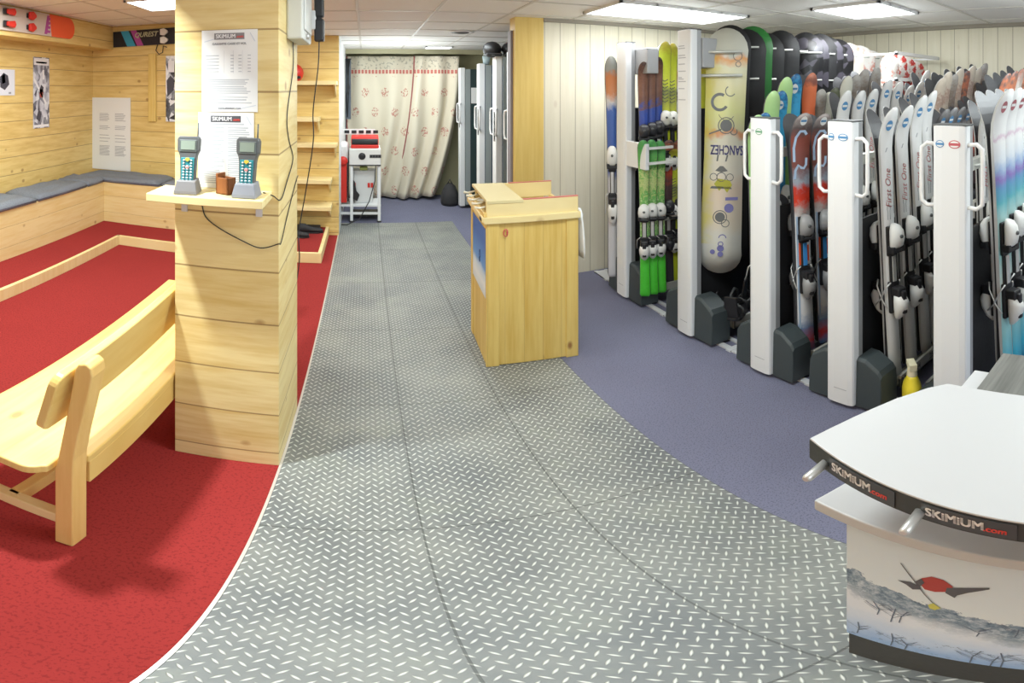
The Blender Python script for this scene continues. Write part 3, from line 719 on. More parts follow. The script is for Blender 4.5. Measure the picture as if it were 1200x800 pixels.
m = MB(); m.prism([(.02, .47), (cd-.05, .47), (cd-.05, .90), (.02, .90)][::1], -.0035, .0, 'x'); m.build('sky_poster', PO, t)
m = MB()
for (a, b_, r) in ((.2, .70, .018), (.21, .66, .012)): m.tube([(-.0045, a+r*cos(k*pi/6), b_+r*sin(k*pi/6)*1.5) for k in range(13)], .0016, 5)
m.build('poster_emblem', plain('emblem_dark', (.05, .08, .25), .5), t)
MB().box(-.034, -.030, .0, .045, .962, .978).build('label_plate', BLACK, t)
m = MB(); m.tube([(.105+.012*cos(k*pi/6), -.0055+.0, .885+.022*sin(k*pi/6)) for k in range(13)], .003, 5); m.tube([(.112, -.006, .868), (.112, -.006, .905)], .003, 5); m.build('red_mark', plain('red_crayon', (.60, .10, .10), .6), t)
# white bag hanging on the counter
t = empty('plastic_bag', (1.205, 2.70, .98), 0, 'crumpled white plastic bag hanging on the far side of the pine counter', 'bag')
m = MB(); rings = []
for (z, rx, ry) in ((0, .012, .02), (-.03, .02, .045), (-.08, .014, .06), (-.16, .016, .075), (-.25, .014, .08), (-.30, .008, .075)):
    rings.append([(.022+rx*cos(a)*(1+.25*sin(5*a+z*40)), ry*sin(a)*(1+.15*cos(4*a)), z) for a in [2*pi*i/16 for i in range(16)]])
m.loft(rings); m.build('bag', plain('white_plastic_film', (.80, .82, .82), .35), t); MB().tube([(.02, -.02, -.01), (.0, 0, .015), (.02, .02, -.01)], .004, 6).build('handle', MAT['white_plastic_film'], t)

# ================================================================== SKI RACKS
def post_sticker(parent, y, z, w_, h, mat, text, x=-.0095):
    M = frame_M((x, y, z), (0, -1, 0), (0, 0, 1))
    k = MB(); k.prism([(w_/2*cos(2*pi*i/24), h/2*sin(2*pi*i/24)) for i in range(24)], 0, .0008, 'z', M)
    k.mat(1); k.prism([(w_*.42*cos(2*pi*i/24), h*.40*sin(2*pi*i/24)) for i in range(24)], .0008, .0011, 'z', M)
    k.mat(0); k.prism(bar(-w_*.46, -h*.16, w_*.46, h*.16), .0011, .0014, 'z', M)
    return k.build('sticker', [mat, PAPER], parent)
TRAY = plain('tray_beige', (.42, .42, .38), .5); RSHADE = plain('rack_shade_dark', (.018, .018, .02), .5)
RX = 1.88
def rack(Y, hw, top, label, tall=False, stickers=(), end=4.28, gh=.335):
    t = empty('ski_rack', (RX, Y, 0), 0, label, 'ski rack', 'pull-out ski racks along the blue carpet'); Lr = end-RX
    pr = [(.0, .073), (-.006, .06), (-.009, .03), (-.009, -.045), (-.003, -.068), (.006, -.073), (.045, -.073), (.045, .073)]
    MB().prism([(x, y) for x, y in pr][::-1], .03, top, 'z').build('post_cover', ALU, t, bevel=.002)
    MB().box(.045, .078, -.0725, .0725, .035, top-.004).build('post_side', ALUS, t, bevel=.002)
    MB().box(-.004, .08, -.074, .074, top-.002, top+.006).build('post_cap', GREY, t, bevel=.002)
    for s_ in (-1, 1):
        m = MB(); m.smooth = True
        a0, a1 = s_*.070, s_*hw*.93
        def ring(y, h, x0, x1): return [(x0, y, .02), (x1, y, .02), (x1, y, h-.012), (x1-.012, y, h), (x0+.02, y, h), (x0+.006, y, h-.016)]
        m.loft([ring(a0, gh, .02, .17), ring(a0+(a1-a0)*.35, gh-.004, .02, .17), ring(a0+(a1-a0)*.86, gh-.055, .02, .17), ring(a1*.985, gh-.085, .02, .17), ring(a1, gh-.16, .02, .17)], smooth=False)
        m.build('foot_guard', DGREY, t, bevel=.014, seg=3)
        m = MB(); yo, yi = s_*hw*.97, s_*(hw-.085)
        m.box(.19, Lr, min(yo, yi), max(yo, yi), .10, .115); m.box(.19, Lr, min(yo, yo-s_*.016), max(yo, yo-s_*.016), .10, .175)
        m.box(.19, .21, min(0, yo), max(0, yo), .10, .16)
        m.build('ski_tray', TRAY, t, bevel=.003)
        if not tall:
            c = [(.02, s_*.070, 1.47), (.02, s_*.110, 1.475), (.018, s_*.135, 1.455), (.018, s_*.137, 1.40), (.018, s_*.137, 1.27), (.018, s_*.135, 1.225), (.02, s_*.110, 1.205), (.02, s_*.070, 1.21)]
            MB().tube(c, .0095, 10).build('handle', WHITE, t)
    m = MB(); m.box(.07, Lr, -.02, .02, .05, .10); m.box(.07, Lr, -.018, .018, top-.22, top-.17); m.box(Lr-.04, Lr, -.02, .02, .05, top-.17)
    for k in range(6): m.tube([(.3+k*(Lr-.4)/5, -.0, .04), (.3+k*(Lr-.4)/5, .0, -.0+.001)], .02, 8)
    # pegs, slanted to hold the skis edge to edge
    bq = R(48 if not tall else 41)
    k = .24
    while k < Lr-.05:
        for s_ in (-1, 1):
            zs = (top-.20,) if not tall else (top-.10, top-.31)
            for zz in zs:
                if tall: m.box(k-.01, k+.01, -.01, .01, top-.32, top-.06)
                L_ = .07 if not tall else (.30 if s_ < 0 else .12)
                if tall and s_ < 0 and Y > 3: L_ = .24
                d = (cos(bq)*L_, -s_*-1*0 + (-sin(bq)*L_ if s_ < 0 else sin(bq)*L_))
                m.tube([(k, 0, zz), (k+d[0], d[1], zz+.004)], .0075, 6)
        k += .15 if not tall else .17
    m.build('rack_frame', PEG, t)
    MB().box(.12, Lr-.05, -.006, .006, .10, top-.5).build('shade_panel', RSHADE, t)  # added dark sheet standing in for the shade between the skis
    if tall: MB().box(.08, .18 if Y > 3 else .20, -.24 if Y > 3 else -.085, .085, top-.24, top-.05).build('header_box', ALUS, t, bevel=.006)
    for (y, z, w_, h, mt) in stickers: post_sticker(t, y, z, w_, h, mt, '')
    for (yy, ww) in ((-.005, .07),):
        M = frame_M((-.0095, yy, .13), (0, -1, 0), (0, 0, 1)); k = MB(); k.prism(bar(-.035, -.002, .035, .002), 0, .0006, 'z', M); k.build('maker_mark', INKL, t)
    return t
R1 = rack(3.34, .27, 2.055, 'tall grey ski rack post beside the pale board wall, with green skis behind', True)
R2 = rack(2.535, .26, 2.075, 'tall grey rack holding the snowboards, post with faint text at its top', True)
R3 = rack(1.865, .225, 1.545, 'short white ski rack post with one green oval sticker', stickers=((.0, 1.475, .05, .034, GREEN), (.045, 1.48, .018, .014, INKL)))
R4 = rack(1.345, .22, 1.55, 'short white ski rack post with two blue oval stickers', stickers=((.045, 1.478, .034, .034, BLUE), (-.022, 1.478, .056, .034, BLUE)))
R5 = rack(.80, .21, 1.55, gh=.25, label='short white ski rack post with blue and red oval stickers, behind the desk', stickers=((.04, 1.475, .038, .03, BLUE), (-.025, 1.475, .052, .034, plain('sticker_red', (.55, .12, .14), .5))))
# faint printed list on the second post
M = frame_M((-.0095, 0.0, 1.80), (0, -1, 0), (0, 0, 1)); k = MB(); rr = random.Random(5); k.prism(bar(-.058, -.19, .05, .19), -.0002, .0002, 'z', M); k.mat(1)
for z in (.17, .155, .11, .095, .055, .01, -.03, -.04, -.055, -.10, -.17): k.prism(bar(-.05, z, -.05+rr.uniform(.035, .08), z+.006), 0, .0006, 'z', M)
k.build('printed_list', [ALU, INKL], R2)
# the tray numbers seen on the fourth rack
for i, num in enumerate(('23', '24', '25', '26')):
    M = frame_M((.22+.155*i, -.2145, .139), (1, 0, 0), (0, 0, 1)); text_mesh('tray_number', num, .05, DINK, R4, M, .001)
# long bars beyond the snowboards, part of the snowboard rack
m = MB()
for z in (1.765, 1.975): m.box(1.60, 2.42, -.60, -.575, z, z+.028); m.box(1.60, 1.62, -.6, .0, z, z+.016); m.box(2.40, 2.42, -.6, .0, z, z+.016)
m.build('support_bar', WHITE, R2)
for z in (1.785, 1.935): MB().tube([(.065, -.015, z), (.29, -.225, z+.003)], .010, 8).build('board_bar', PEG, R2)
# rails that hold the green junior skis
for z in (1.165, 1.275): MB().box(.02, .24, -.345, -.325, z-.009, z+.009).build('retaining_bar', WHITE, R1)
MB().box(.0, .03, -.345, -.07, 1.12, 1.31).build('bar_plate', ALU, R1, bevel=.003)
# floor track under the racks
m = MB(); m.box(1.96, 2.0, .45, 3.98, 0, .012); m.box(2.06, 2.09, .45, 3.98, 0, .012); m.box(1.96, 2.09, 3.7, 3.98, 0, .008)
for y in (1.1, 1.6, 2.2, 2.9, 3.75): m.box(1.95, 2.10, y-.02, y+.02, 0, .014)
tag(m.build('floor_track', plain('track_grey', (.62, .64, .66), .4)), 'low pale metal floor track running under the row of ski racks', 'track')

# ------------------------------------------------------------------ skis
def ski_mat(name, stops, warp=.06, scale=22, interp='LINEAR', rough=.3, stretch=1.):
    if name in MAT: return MAT[name]
    m, nt, b = newmat(name); g = NT(nt)
    tc = g.n('TexCoord'); sep = g.n('SeparateXYZ'); g.l(tc.outputs['Object'], sep.inputs[0])
    t = g.m('DIVIDE', sep.outputs[2], 1.5)
    cv = g.n('CombineXYZ'); g.l(sep.outputs[0], cv.inputs[0]); g.l(sep.outputs[1], cv.inputs[1]); g.l(g.m('MULTIPLY', sep.outputs[2], stretch), cv.inputs[2])
    n = g.noise(cv.outputs[0], scale, 3, .6)
    f = g.m('ADD', t, g.m('MULTIPLY', g.m('SUBTRACT', n, .5), warp))
    g.l(g.ramp(f, stops, interp), b.inputs['Base Color']); b.inputs['Roughness'].default_value = rough
    MAT[name] = m; return m
EDGE = plain('ski_edge', (.10, .10, .11), .3, .3); BASE = plain('ski_base', (.07, .07, .075), .4); SIDEW = plain('ski_sidewall', (.62, .62, .60), .4)
SL = 1.5
def ski_width(t, wt, ww, wb):
    # t 0 tail .. 1 tip
    if t < .5: w_ = ww + (wb-ww)*((.5-t)/.5)**1.8
    else: w_ = ww + (wt-ww)*min(1, ((t-.5)/.40))**1.8
    if t > .945: w_ *= sqrt(max(0, 1-((t-.945)/.0552)**2))
    if t < .015: w_ *= .75 + 17*t
    return max(w_, .004)
def ski_off(t): return .085*max(0, (t-.86)/.14)**1.8 + .006*max(0, (.05-t)/.05) - .006*sin(pi*min(1, max(0, (t-.1)/.75)))
def ski_proto(name, mat, wt=.100, ww=.074, wb=.086, bind=None, sticker=None, extra=None, side=None, simple=False):
    """body: base faces +y, top faces -y, tail at z=0"""
    m = MB(); ts = [0, .015, .06, .15, .28, .42, .55, .68, .78, .86, .90, .93, .95, .967, .98, .99, .997, 1.0]
    if simple: ts = [0, .1, .4, .7, .86, .92, .95, .975, .99, 1.0]
    rows = []
    for t in ts:
        w_ = ski_width(t, wt, ww, wb)/2; th = .007 + .010*sin(pi*min(1, t*1.02))**.8 if 0 < t < 1 else .006
        y = -ski_off(t); o = len(m.v); rows.append(o)
        m.v += [(-w_, y, t*SL), (-w_*.92, y-th, t*SL), (w_*.92, y-th, t*SL), (w_, y, t*SL)]
    for a, b_ in zip(rows, rows[1:]):
        m.mat(0); m.smooth = True; m.face([a+1, a+2, b_+2, b_+1]); m.smooth = False
        m.mat(1); m.face([a, a+1, b_+1, b_]); m.face([a+2, a+3, b_+3, b_+2])
        m.mat(2); m.face([a+3, a, b_, b_+3])
    m.mat(1); m.face([rows[0]+i for i in (0, 3, 2, 1)]); m.face([rows[-1]+i for i in (0, 1, 2, 3)])
    o = m.build(name, [mat, side or EDGE, BASE])
    def surf(z): t = z/SL; return -ski_off(t) - (.007 + .010*sin(pi*min(1, t*1.02))**.8)
    if not simple and bind:
        wm, bmn = bind
        k = MB(); k.box(-.033, .033, -.032, -.012, .42, .60); k.box(-.03, .03, -.032, -.012, .74, .90); k.box(-.018, .018, -.026, -.012, .58, .76); k.build('binding_plate', BLACK, o, bevel=.006)
        # toe piece: rounded wedge
        k = MB(); R8 = lambda z, rx, d, y0=-.032: [(rx*cos(a), y0-d*.5-d*.5*sin(a), z) for a in [2*pi*i/12 for i in range(12)]]
        k.loft([R8(.785, .030, .03), R8(.80, .040, .050), R8(.84, .043, .062), R8(.88, .040, .056), R8(.905, .028, .038), R8(.915, .012, .02)]); tb = k.build('toe_binding', wm, o)
        k = MB(); k.prism([(-.043, .765), (.043, .765), (.043, .80), (.022, .802), (.020, .785), (-.020, .785), (-.022, .802), (-.043, .80)], -.075, -.03, 'y'); k.build('toe_wing', BLACK, tb, bevel=.006)
        k = MB(); k.loft([R8(.385, .010, .02), R8(.41, .026, .045), R8(.455, .036, .07), R8(.495, .038, .078), R8(.53, .030, .06)]); hb = k.build('heel_binding', wm, o)
        k = MB(); k.box(-.016, .016, -.118, -.10, .845, .86); k.box(-.018, .018, -.114, -.08, .80, .815); k.build('toe_slot', BLACK, tb, bevel=.003) if False else None
        k = MB(); k.lathe([(.010, 0), (.009, .006)], 12, Matrix.Translation((0, -.092, .855)) @ Matrix.Rotation(R(90), 4, 'X')); k.build('toe_screw', GREY, tb)
        k = MB(); k.box(-.028, .028, -.085, -.03, .525, .575); k.box(-.014, .014, -.10, -.07, .43, .56); k.build('heel_cup', BLACK, hb, bevel=.008)
        k = MB()
        for s_ in (-1, 1): k.tube([(s_*.030, -.035, .60), (s_*.052, -.02, .57), (s_*.055, .015, .50), (s_*.056, .05, .46)], .004, 6)
        k.build('brake', STEEL, hb)
        if extra != 'noband': k = MB(); k.box(-.012, .012, -.0365, -.030, .60, .74); k.build('adjust_rail', bmn, o, bevel=.002)
    if sticker:
        mt, zt = sticker
        k = MB()
        def blob(z0, rx, rz, dy, i):
            k.mat(i); oo = len(k.v); N = 20
            for q in range(N):
                a = 2*pi*q/N; z = z0+rz*sin(a); k.v.append((rx*cos(a), surf(z)-dy, z))
            k.v.append((0, surf(z0)-dy, z0)); [k.face([oo+q, oo+(q+1) % N, oo+N]) for q in range(N)]
        blob(zt, .021, .026, .0012, 0)
        if mt is not PAPER: pass
        k.mat(1); oo = len(k.v); k.v += [(-.017, surf(zt-.006)-.0018, zt-.006), (.017, surf(zt-.006)-.0018, zt-.006), (.017, surf(zt+.006)-.0018, zt+.006), (-.017, surf(zt+.006)-.0018, zt+.006)]; k.face([oo, oo+1, oo+2, oo+3])
        k.build('size_sticker', [mt, PAPER if mt is not PAPER else BLUE], o)
    return o, surf
PROTO = {}
BW = plain('binding_white', (.75, .75, .72), .4); BB = plain('binding_black', (.03, .03, .035), .35)
BGR = plain('binding_grey', (.30, .30, .30), .4); BBLUE = plain('rail_blue', (.05, .25, .60), .4)
m_white = ski_mat('ski_white', [(0, (.66, .66, .64)), (.5, (.74, .74, .73)), (1, (.78, .78, .77))], .02)
m_br = ski_mat('ski_blue_red', [(0, (.10, .20, .45)), (.06, (.60, .03, .03)), (.12, (.20, .30, .50)), (.18, (.72, .74, .76)), (.58, (.70, .72, .74)), (.62, (.50, .42, .40)), (.66, (.72, .05, .02)), (.70, (.62, .05, .03)), (.735, (.35, .42, .50)), (.79, (.22, .08, .07)), (.90, (.26, .07, .05)), (.94, (.10, .08, .08)), (1, (.35, .30, .28))], .09, 26)
m_green = ski_mat('ski_green', [(0, (.08, .62, .04)), (.25, (.10, .70, .06)), (.36, (.12, .60, .08)), (.38, (.45, .62, .35)), (.40, (.16, .45, .10)), (.52, (.62, .74, .40)), (.64, (.10, .40, .08)), (.74, (.55, .60, .25)), (.84, (.15, .45, .10)), (1, (.10, .38, .12))], .42, 55)
m_yel = ski_mat('ski_yellow', [(0, (.55, .62, .03)), (.55, (.60, .68, .04)), (.6, (.68, .72, .10)), (.72, (.25, .28, .10)), (.76, (.66, .72, .08)), (.86, (.58, .66, .04)), (.92, (.62, .70, .06)), (1, (.50, .40, .05))], .10, 40)
m_wr = ski_mat('ski_white_red', [(0, (.60, .10, .06)), (.3, (.70, .20, .12)), (.5, (.72, .70, .66)), (.68, (.74, .74, .70)), (.72, (.15, .12, .12)), (.76, (.74, .73, .70)), (.84, (.70, .30, .10)), (.9, (.72, .70, .66)), (1, (.30, .10, .06))], .10, 38)
m_blu = ski_mat('ski_bright_blue', [(0, (.03, .12, .4)), (.6, (.05, .28, .55)), (.8, (.05, .38, .66)), (.92, (.06, .36, .62)), (1, (.02, .10, .25))], .25, 40)
m_brn = ski_mat('ski_dark_brown', [(0, (.03, .03, .05)), (.5, (.05, .08, .35)), (.68, (.05, .10, .42)), (.74, (.20, .10, .08)), (.9, (.28, .14, .10)), (1, (.10, .06, .05))], .2, 30)
m_lime = ski_mat('ski_pale_green', [(0, (.20, .50, .10)), (.6, (.30, .60, .18)), (1, (.44, .66, .30))], .1)
m_org = ski_mat('ski_orange', [(0, (.50, .45, .40)), (.78, (.50, .48, .44)), (.84, (.75, .16, .06)), (.95, (.78, .22, .10)), (.97, (.25, .10, .08)), (1, (.70, .25, .14))], .05)
m_gry = ski_mat('ski_grey', [(0, (.20, .19, .18)), (.5, (.34, .33, .31)), (.8, (.46, .44, .40)), (.9, (.28, .22, .18)), (1, (.45, .43, .40))], .25, 30)
m_crm = ski_mat('ski_cream_tip', [(0, (.55, .52, .45)), (.8, (.68, .66, .55)), (1, (.74, .72, .62))], .1)
m_oli = ski_mat('ski_olive', [(0, (.12, .13, .08)), (.8, (.20, .22, .12)), (1, (.12, .13, .08))], .1)
m_pnk = ski_mat('ski_pink_brown', [(0, (.40, .32, .28)), (.7, (.55, .45, .38)), (.8, (.50, .22, .18)), (.84, (.62, .55, .46)), (.9, (.45, .30, .24)), (.94, (.66, .58, .48)), (1, (.62, .55, .45))], .16, 40)
m_kor = ski_mat('ski_black_orange', [(0, (.45, .38, .08)), (.72, (.50, .42, .10)), (.80, (.70, .55, .12)), (.86, (.72, .12, .04)), (.90, (.55, .55, .55)), (.94, (.10, .10, .11)), (1, (.30, .30, .30))], .06, 40)
m_rb = ski_mat('ski_red_black', [(0, (.05, .05, .06)), (.7, (.10, .06, .06)), (.8, (.50, .08, .04)), (.88, (.10, .09, .09)), (.93, (.60, .20, .10)), (1, (.12, .10, .10))], .18, 34)
m_teal = ski_mat('ski_white_teal', [(0, (.03, .16, .36)), (.1, (.05, .42, .58)), (.22, (.28, .60, .62)), (.40, (.58, .70, .68)), (.50, (.25, .52, .52)), (.60, (.42, .62, .60)), (.66, (.10, .42, .48)), (.705, (.12, .30, .52)), (.73, (.24, .16, .46)), (.755, (.30, .42, .62)), (.79, (.66, .70, .74)), (.845, (.76, .76, .75)), (.855, (.62, .48, .56)), (.87, (.76, .76, .75)), (1, (.78, .78, .77))], .05, 18)
m_bwhite = ski_mat('ski_blue_orange', [(0, (.60, .60, .62)), (.45, (.62, .62, .64)), (.5, (.06, .12, .40)), (.76, (.06, .14, .45)), (.80, (.62, .62, .62)), (.84, (.62, .26, .12)), (.91, (.62, .24, .10)), (.94, (.35, .38, .36)), (1, (.40, .42, .40))], .08, 24)

for key, args in {
    'white': dict(mat=m_white, bind=(BW, STEEL), sticker=(BLUE, 1.41), side=SIDEW, wt=.090, ww=.074, wb=.08),
    'blue_red': dict(mat=m_br, bind=(BGR, BBLUE), sticker=(PAPER, 1.455), wt=.132, ww=.098, wb=.11),
    'green': dict(mat=m_green, bind=(BW, STEEL), wt=.088, ww=.066, wb=.08),
    'yellow': dict(mat=m_yel, bind=(BW, BLACK)), 'white_red': dict(mat=m_wr, bind=(BB, BLACK)),
    'dark_brown': dict(mat=m_brn, bind=(BB, STEEL), wt=.082, ww=.066, wb=.074), 'bright_blue': dict(mat=m_blu, bind=(BB, STEEL), sticker=(PAPER, 1.42)),
    'pale_green': dict(mat=m_lime, bind=(BW, STEEL)), 'orange': dict(mat=m_org, bind=(BB, STEEL)), 'grey': dict(mat=m_gry, bind=(BB, STEEL)),
    'cream': dict(mat=m_crm, bind=(BW, STEEL)), 'olive': dict(mat=m_oli, bind=(BB, STEEL)), 'pinkish': dict(mat=m_pnk, bind=(BW, STEEL), side=SIDEW),
    'black_orange': dict(mat=m_kor, bind=(BB, STEEL), sticker=(BLUE, 1.42)), 'red_black': dict(mat=m_rb, bind=(BB, STEEL)),
    'teal': dict(mat=m_teal, bind=(BW, STEEL), sticker=(plain('sticker_maroon', (.42, .14, .16), .5), 1.42), side=SIDEW, wt=.118, ww=.082), 'blue_orange': dict(mat=m_bwhite, bind=(BW, STEEL))}.items():
    o, surf = ski_proto('ski', **args); PROTO[key] = (o, surf)
# the small drawings on the ski tops
wo, ws = PROTO['white']
k = MB(); oo = 0
for i in range(5):
    z = 1.325-i*.012; x = .018*sin(i*.35)
    k.v += [(.015-.006*i, ws(z)-.001, z), (.021-.006*i, ws(z)-.001, z)]
for i in range(4): k.face([2*i, 2*i+1, 2*i+3, 2*i+2])
k.build('tip_mark', INK, wo)
def onski(s, z0, x0=0, ang=R(90)):
    def wf(p):
        x = p.x*cos(ang)-p.y*sin(ang)+x0; z = p.x*sin(ang)+p.y*cos(ang)+z0; return (x, s(z)-.0012, z)
    return wf
text_mesh('lettering', 'First One', .052, CREAMINK, wo, bold=0, warp=onski(ws, 1.09, .004), sx=1.0, shear=.35)
k = MB()
for (a, b_, x0, x1) in ((.93, .98, -.010, -.006), (.93, .98, .006, .010), (.98, 1.0, -.012, -.008), (.98, 1.0, .008, .012)): o_ = len(k.v); k.v += [(x0, ws(a)-.001, a), (x1, ws(a)-.001, a), (x1, ws(b_)-.001, b_), (x0, ws(b_)-.001, b_)]; k.face([o_, o_+1, o_+2, o_+3])
k.build('grey_motif', INK, wo)
bo, bs = PROTO['blue_red']
LB = plain('loop_light_blue', (.42, .56, .74), .35)
k = MB()
def strip(pts, w_):
    for i, (x, z) in enumerate(pts):
        a = pts[max(0, i-1)]; c = pts[min(len(pts)-1, i+1)]; dx, dz = c[0]-a[0], c[1]-a[1]; l = hypot(dx, dz) or 1
        nx, nz = -dz/l*w_/2, dx/l*w_/2; k.v += [(x-nx, bs(z-nz)-.0012, z-nz), (x+nx, bs(z+nz)-.0012, z+nz)]
def strips(pts, w_):
    o_ = len(k.v); strip(pts, w_)
    for i in range(len(pts)-1): k.face([o_+2*i, o_+2*i+1, o_+2*i+3, o_+2*i+2])
strips([(-.040, 1.22), (-.040, 1.30), (-.030, 1.36), (-.008, 1.395), (.018, 1.395), (.034, 1.375)], .016)
strips([(-.038, 1.12), (-.034, 1.17), (-.015, 1.20), (.0, 1.185), (.018, 1.18), (.032, 1.20), (.036, 1.24)], .015)
strips([(-.034, .18), (-.034, .9)], .012)
k.build('blue_loop', LB, bo)
k = MB(); strips([(.028, .62), (.028, .72)], .014); strips([(-.020, .60), (-.022, .74)], .016); k.build('red_oval', ORANGE, bo)
yo, ys = PROTO['yellow']
k = MB(); bs = ys
for i in range(7): strips([(-.025, 1.0+.03*i), (.0, .985+.03*i), (.025, 1.0+.03*i)], .007)
k.build('chevron_print', DINK, yo)
for key in PROTO: register(PROTO[key][0])
USED = set(); ORD = ['first', 'second', 'third', 'fourth', 'fifth', 'sixth', 'seventh', 'eighth', 'ninth', 'tenth', 'eleventh', 'twelfth']
def ski(key, X, Y, z0, L, yaw, lean, label, group, mate=False, roll=0):
    p = PROTO[key][0]
    if key not in USED: o = p; USED.add(key)
    else: o = copy_tree(p)
    s_ = L/SL; b_ = R(yaw); n = Vector((-sin(b_), -cos(b_), 0))
    if mate:
        o.rotation_euler = Euler((R(lean), R(roll), -b_+pi)); off = n*-.004
    else: o.rotation_euler = Euler((-R(lean), R(roll), -b_)); off = n*.004
    o.location = Vector((X, Y, z0)) + off; o.scale = (1, 1, s_)
    tag(o, label, 'ski', group); return o
def az(px): return R((px-428)*DEG)
def row(items, Y, z0, yaw, lean, group, where, roll=-.6):
    """items: (key, tip column, tip height, has mate, colour words)"""
    cnt = {}
    for (key, px, zt, mt, words_) in items:
        L_ = zt-z0; sl, sr, b_ = L_*sin(R(lean)), L_*sin(R(roll)), R(yaw)
        Yt = Y + sl*cos(b_) - sr*sin(b_); X = Yt*tan(az(px)) - sl*sin(b_) - sr*cos(b_)
        i = cnt.get(words_, 0); cnt[words_] = i+1
        tot = sum(1 for q in items if q[4] == words_)
        pre = (ORD[i]+' ') if tot > 1 else ''
        ski(key, X, Y, z0, L_, yaw, lean, f'{pre}{words_} {where}', group, roll=roll)
        if mt: ski(key, X+.004, Y+.012, z0, L_-.004, yaw, lean, f'mate behind the {pre}{words_} {where}', group, True, roll=-roll)
# rack 1: green junior skis in front, long skis behind
row([('green', 754, 1.34, 0, 'green junior ski'), ('green', 763.5, 1.34, 0, 'green junior ski'), ('green', 773, 1.33, 0, 'green junior ski')], 3.06, .12, 33, 0.3, 'green junior skis', 'on the rack by the board wall')
row([('dark_brown', 753, 1.90, 0, 'dark blue and brown ski'), ('dark_brown', 762, 1.92, 1, 'dark blue and brown ski'), ('dark_brown', 770, 1.94, 1, 'dark blue and brown ski'), ('yellow', 778, 2.06, 1, 'long yellow ski'), ('yellow', 786, 2.05, 1, 'long yellow ski'), ('white_red', 793, 2.02, 1, 'long white and red ski'), ('white_red', 803, 2.0, 1, 'long white and red ski')],
    3.17, .72, 26, 1.2, 'skis on the upper tier by the board wall', 'above the green junior skis')
row([('red_black', 781, 1.32, 1, 'dark ski'), ('yellow', 787, 1.25, 1, 'short yellow ski'), ('red_black', 793, 1.32, 1, 'dark ski')], 3.12, .13, 22, .8, 'lower skis beside the green junior skis', 'low between the two tall posts')
MB().box(.10, 1.0, -.26, -.12, .695, .71).build('upper_tray', TRAY, R1)
row([('blue_orange', 716, 1.96, 1, 'blue ski with orange tip')], 3.50, .14, 28, .5, 'long skis on the rack by the board wall', 'beside the pale board wall')
# rack 2: yellow skis next to the second tall post
row([('yellow', 826, 1.86, 1, 'hatched yellow ski'), ('yellow', 833, 1.84, 1, 'hatched yellow ski')], 2.70, .14, 36, .5, 'yellow skis behind the snowboards', 'behind the painted snowboard')
# rack 3
row([('blue_red', 935, 1.57, 1, 'red and blue patterned ski'), ('blue_red', 958, 1.56, 1, 'red and blue patterned ski'), ('white', 985, 1.69, 1, 'white ski with blue oval'), ('white', 1002, 1.69, 1, 'white ski with blue oval'), ('white', 1017, 1.70, 1, 'white ski with blue oval'),
     ('white', 1034, 1.765, 1, 'white ski with blue oval'), ('white', 1047, 1.755, 1, 'white ski with blue oval'), ('white', 1060, 1.73, 1, 'white ski with blue oval'), ('white', 1072, 1.76, 1, 'white ski with blue oval'), ('white', 1079, 1.85, 1, 'white ski with blue oval'),
     ('cream', 1089, 1.78, 0, 'cream tipped ski'), ('pinkish', 1098, 1.80, 0, 'pink and brown ski'), ('pinkish', 1106, 1.82, 0, 'pink and brown ski')],
    1.73, .13, 22, 2.4, 'skis facing out on the green sticker rack', 'on the green sticker rack')
row([('pale_green', 884, 1.56, 0, 'pale green ski tip'), ('bright_blue', 892, 1.57, 0, 'bright blue ski'), ('pale_green', 902, 1.69, 0, 'pale green ski tip'), ('bright_blue', 911, 1.69, 0, 'bright blue ski'), ('pale_green', 917, 1.77, 0, 'pale green ski tip'), ('bright_blue', 928, 1.79, 0, 'bright blue ski'),
     ('orange', 946, 1.80, 1, 'orange tipped ski'), ('grey', 957, 1.70, 1, 'grey ski'), ('cream', 965, 1.68, 0, 'cream tipped ski'), ('olive', 973, 1.71, 0, 'dark olive ski'), ('cream', 988, 1.79, 1, 'cream tipped ski'), ('grey', 998, 1.80, 1, 'grey ski'), ('grey', 1008, 1.84, 1, 'grey ski'), ('grey', 1022, 1.86, 1, 'grey ski')],
    1.98, .13, 30, .6, 'skis on the inner side of the green sticker rack', 'in front of the snowboards')
# rack 4
row([('white', 1034, 1.61, 1, 'white ski with red script'), ('white', 1053, 1.615, 1, 'white ski with red script'), ('white', 1070, 1.665, 1, 'white ski with red script'), ('white', 1082, 1.69, 1, 'white ski with red script'),
     ('black_orange', 1097, 1.58, 1, 'grey tipped ski with orange band'), ('black_orange', 1107, 1.585, 1, 'grey tipped ski with orange band'), ('black_orange', 1117, 1.585, 1, 'grey tipped ski with orange band'), ('black_orange', 1127, 1.59, 1, 'grey tipped ski with orange band'), ('red_black', 1137, 1.63, 1, 'black ski with red markings'), ('red_black', 1143, 1.66, 1, 'black ski with red markings')],
    1.19, .13, 16, 3.0, 'skis facing out on the two blue sticker rack', 'on the two blue sticker rack', roll=-.3)
row([(('pinkish', 'pinkish', 'grey', 'pinkish', 'red_black', 'pinkish', 'pinkish', 'grey')[i], 1097+7.2*i, 1.78+.016*i+.03*(i % 2), 1, ('pinkish brown ski', 'pinkish brown ski', 'grey paired ski', 'pinkish brown ski', 'dark red paired ski', 'pinkish brown ski', 'pinkish brown ski', 'grey paired ski')[i]) for i in range(8)], 1.47, .13, 30, -1.0, 'paired skis on the inner side of the two blue sticker rack', 'behind the grey tipped skis')
row([('grey', 1156, 1.76, 1, 'grey ski'), ('red_black', 1163, 1.78, 1, 'red and black ski')], 1.28, .13, 25, 1., 'skis facing out on the two blue sticker rack', 'by the boarded end wall')
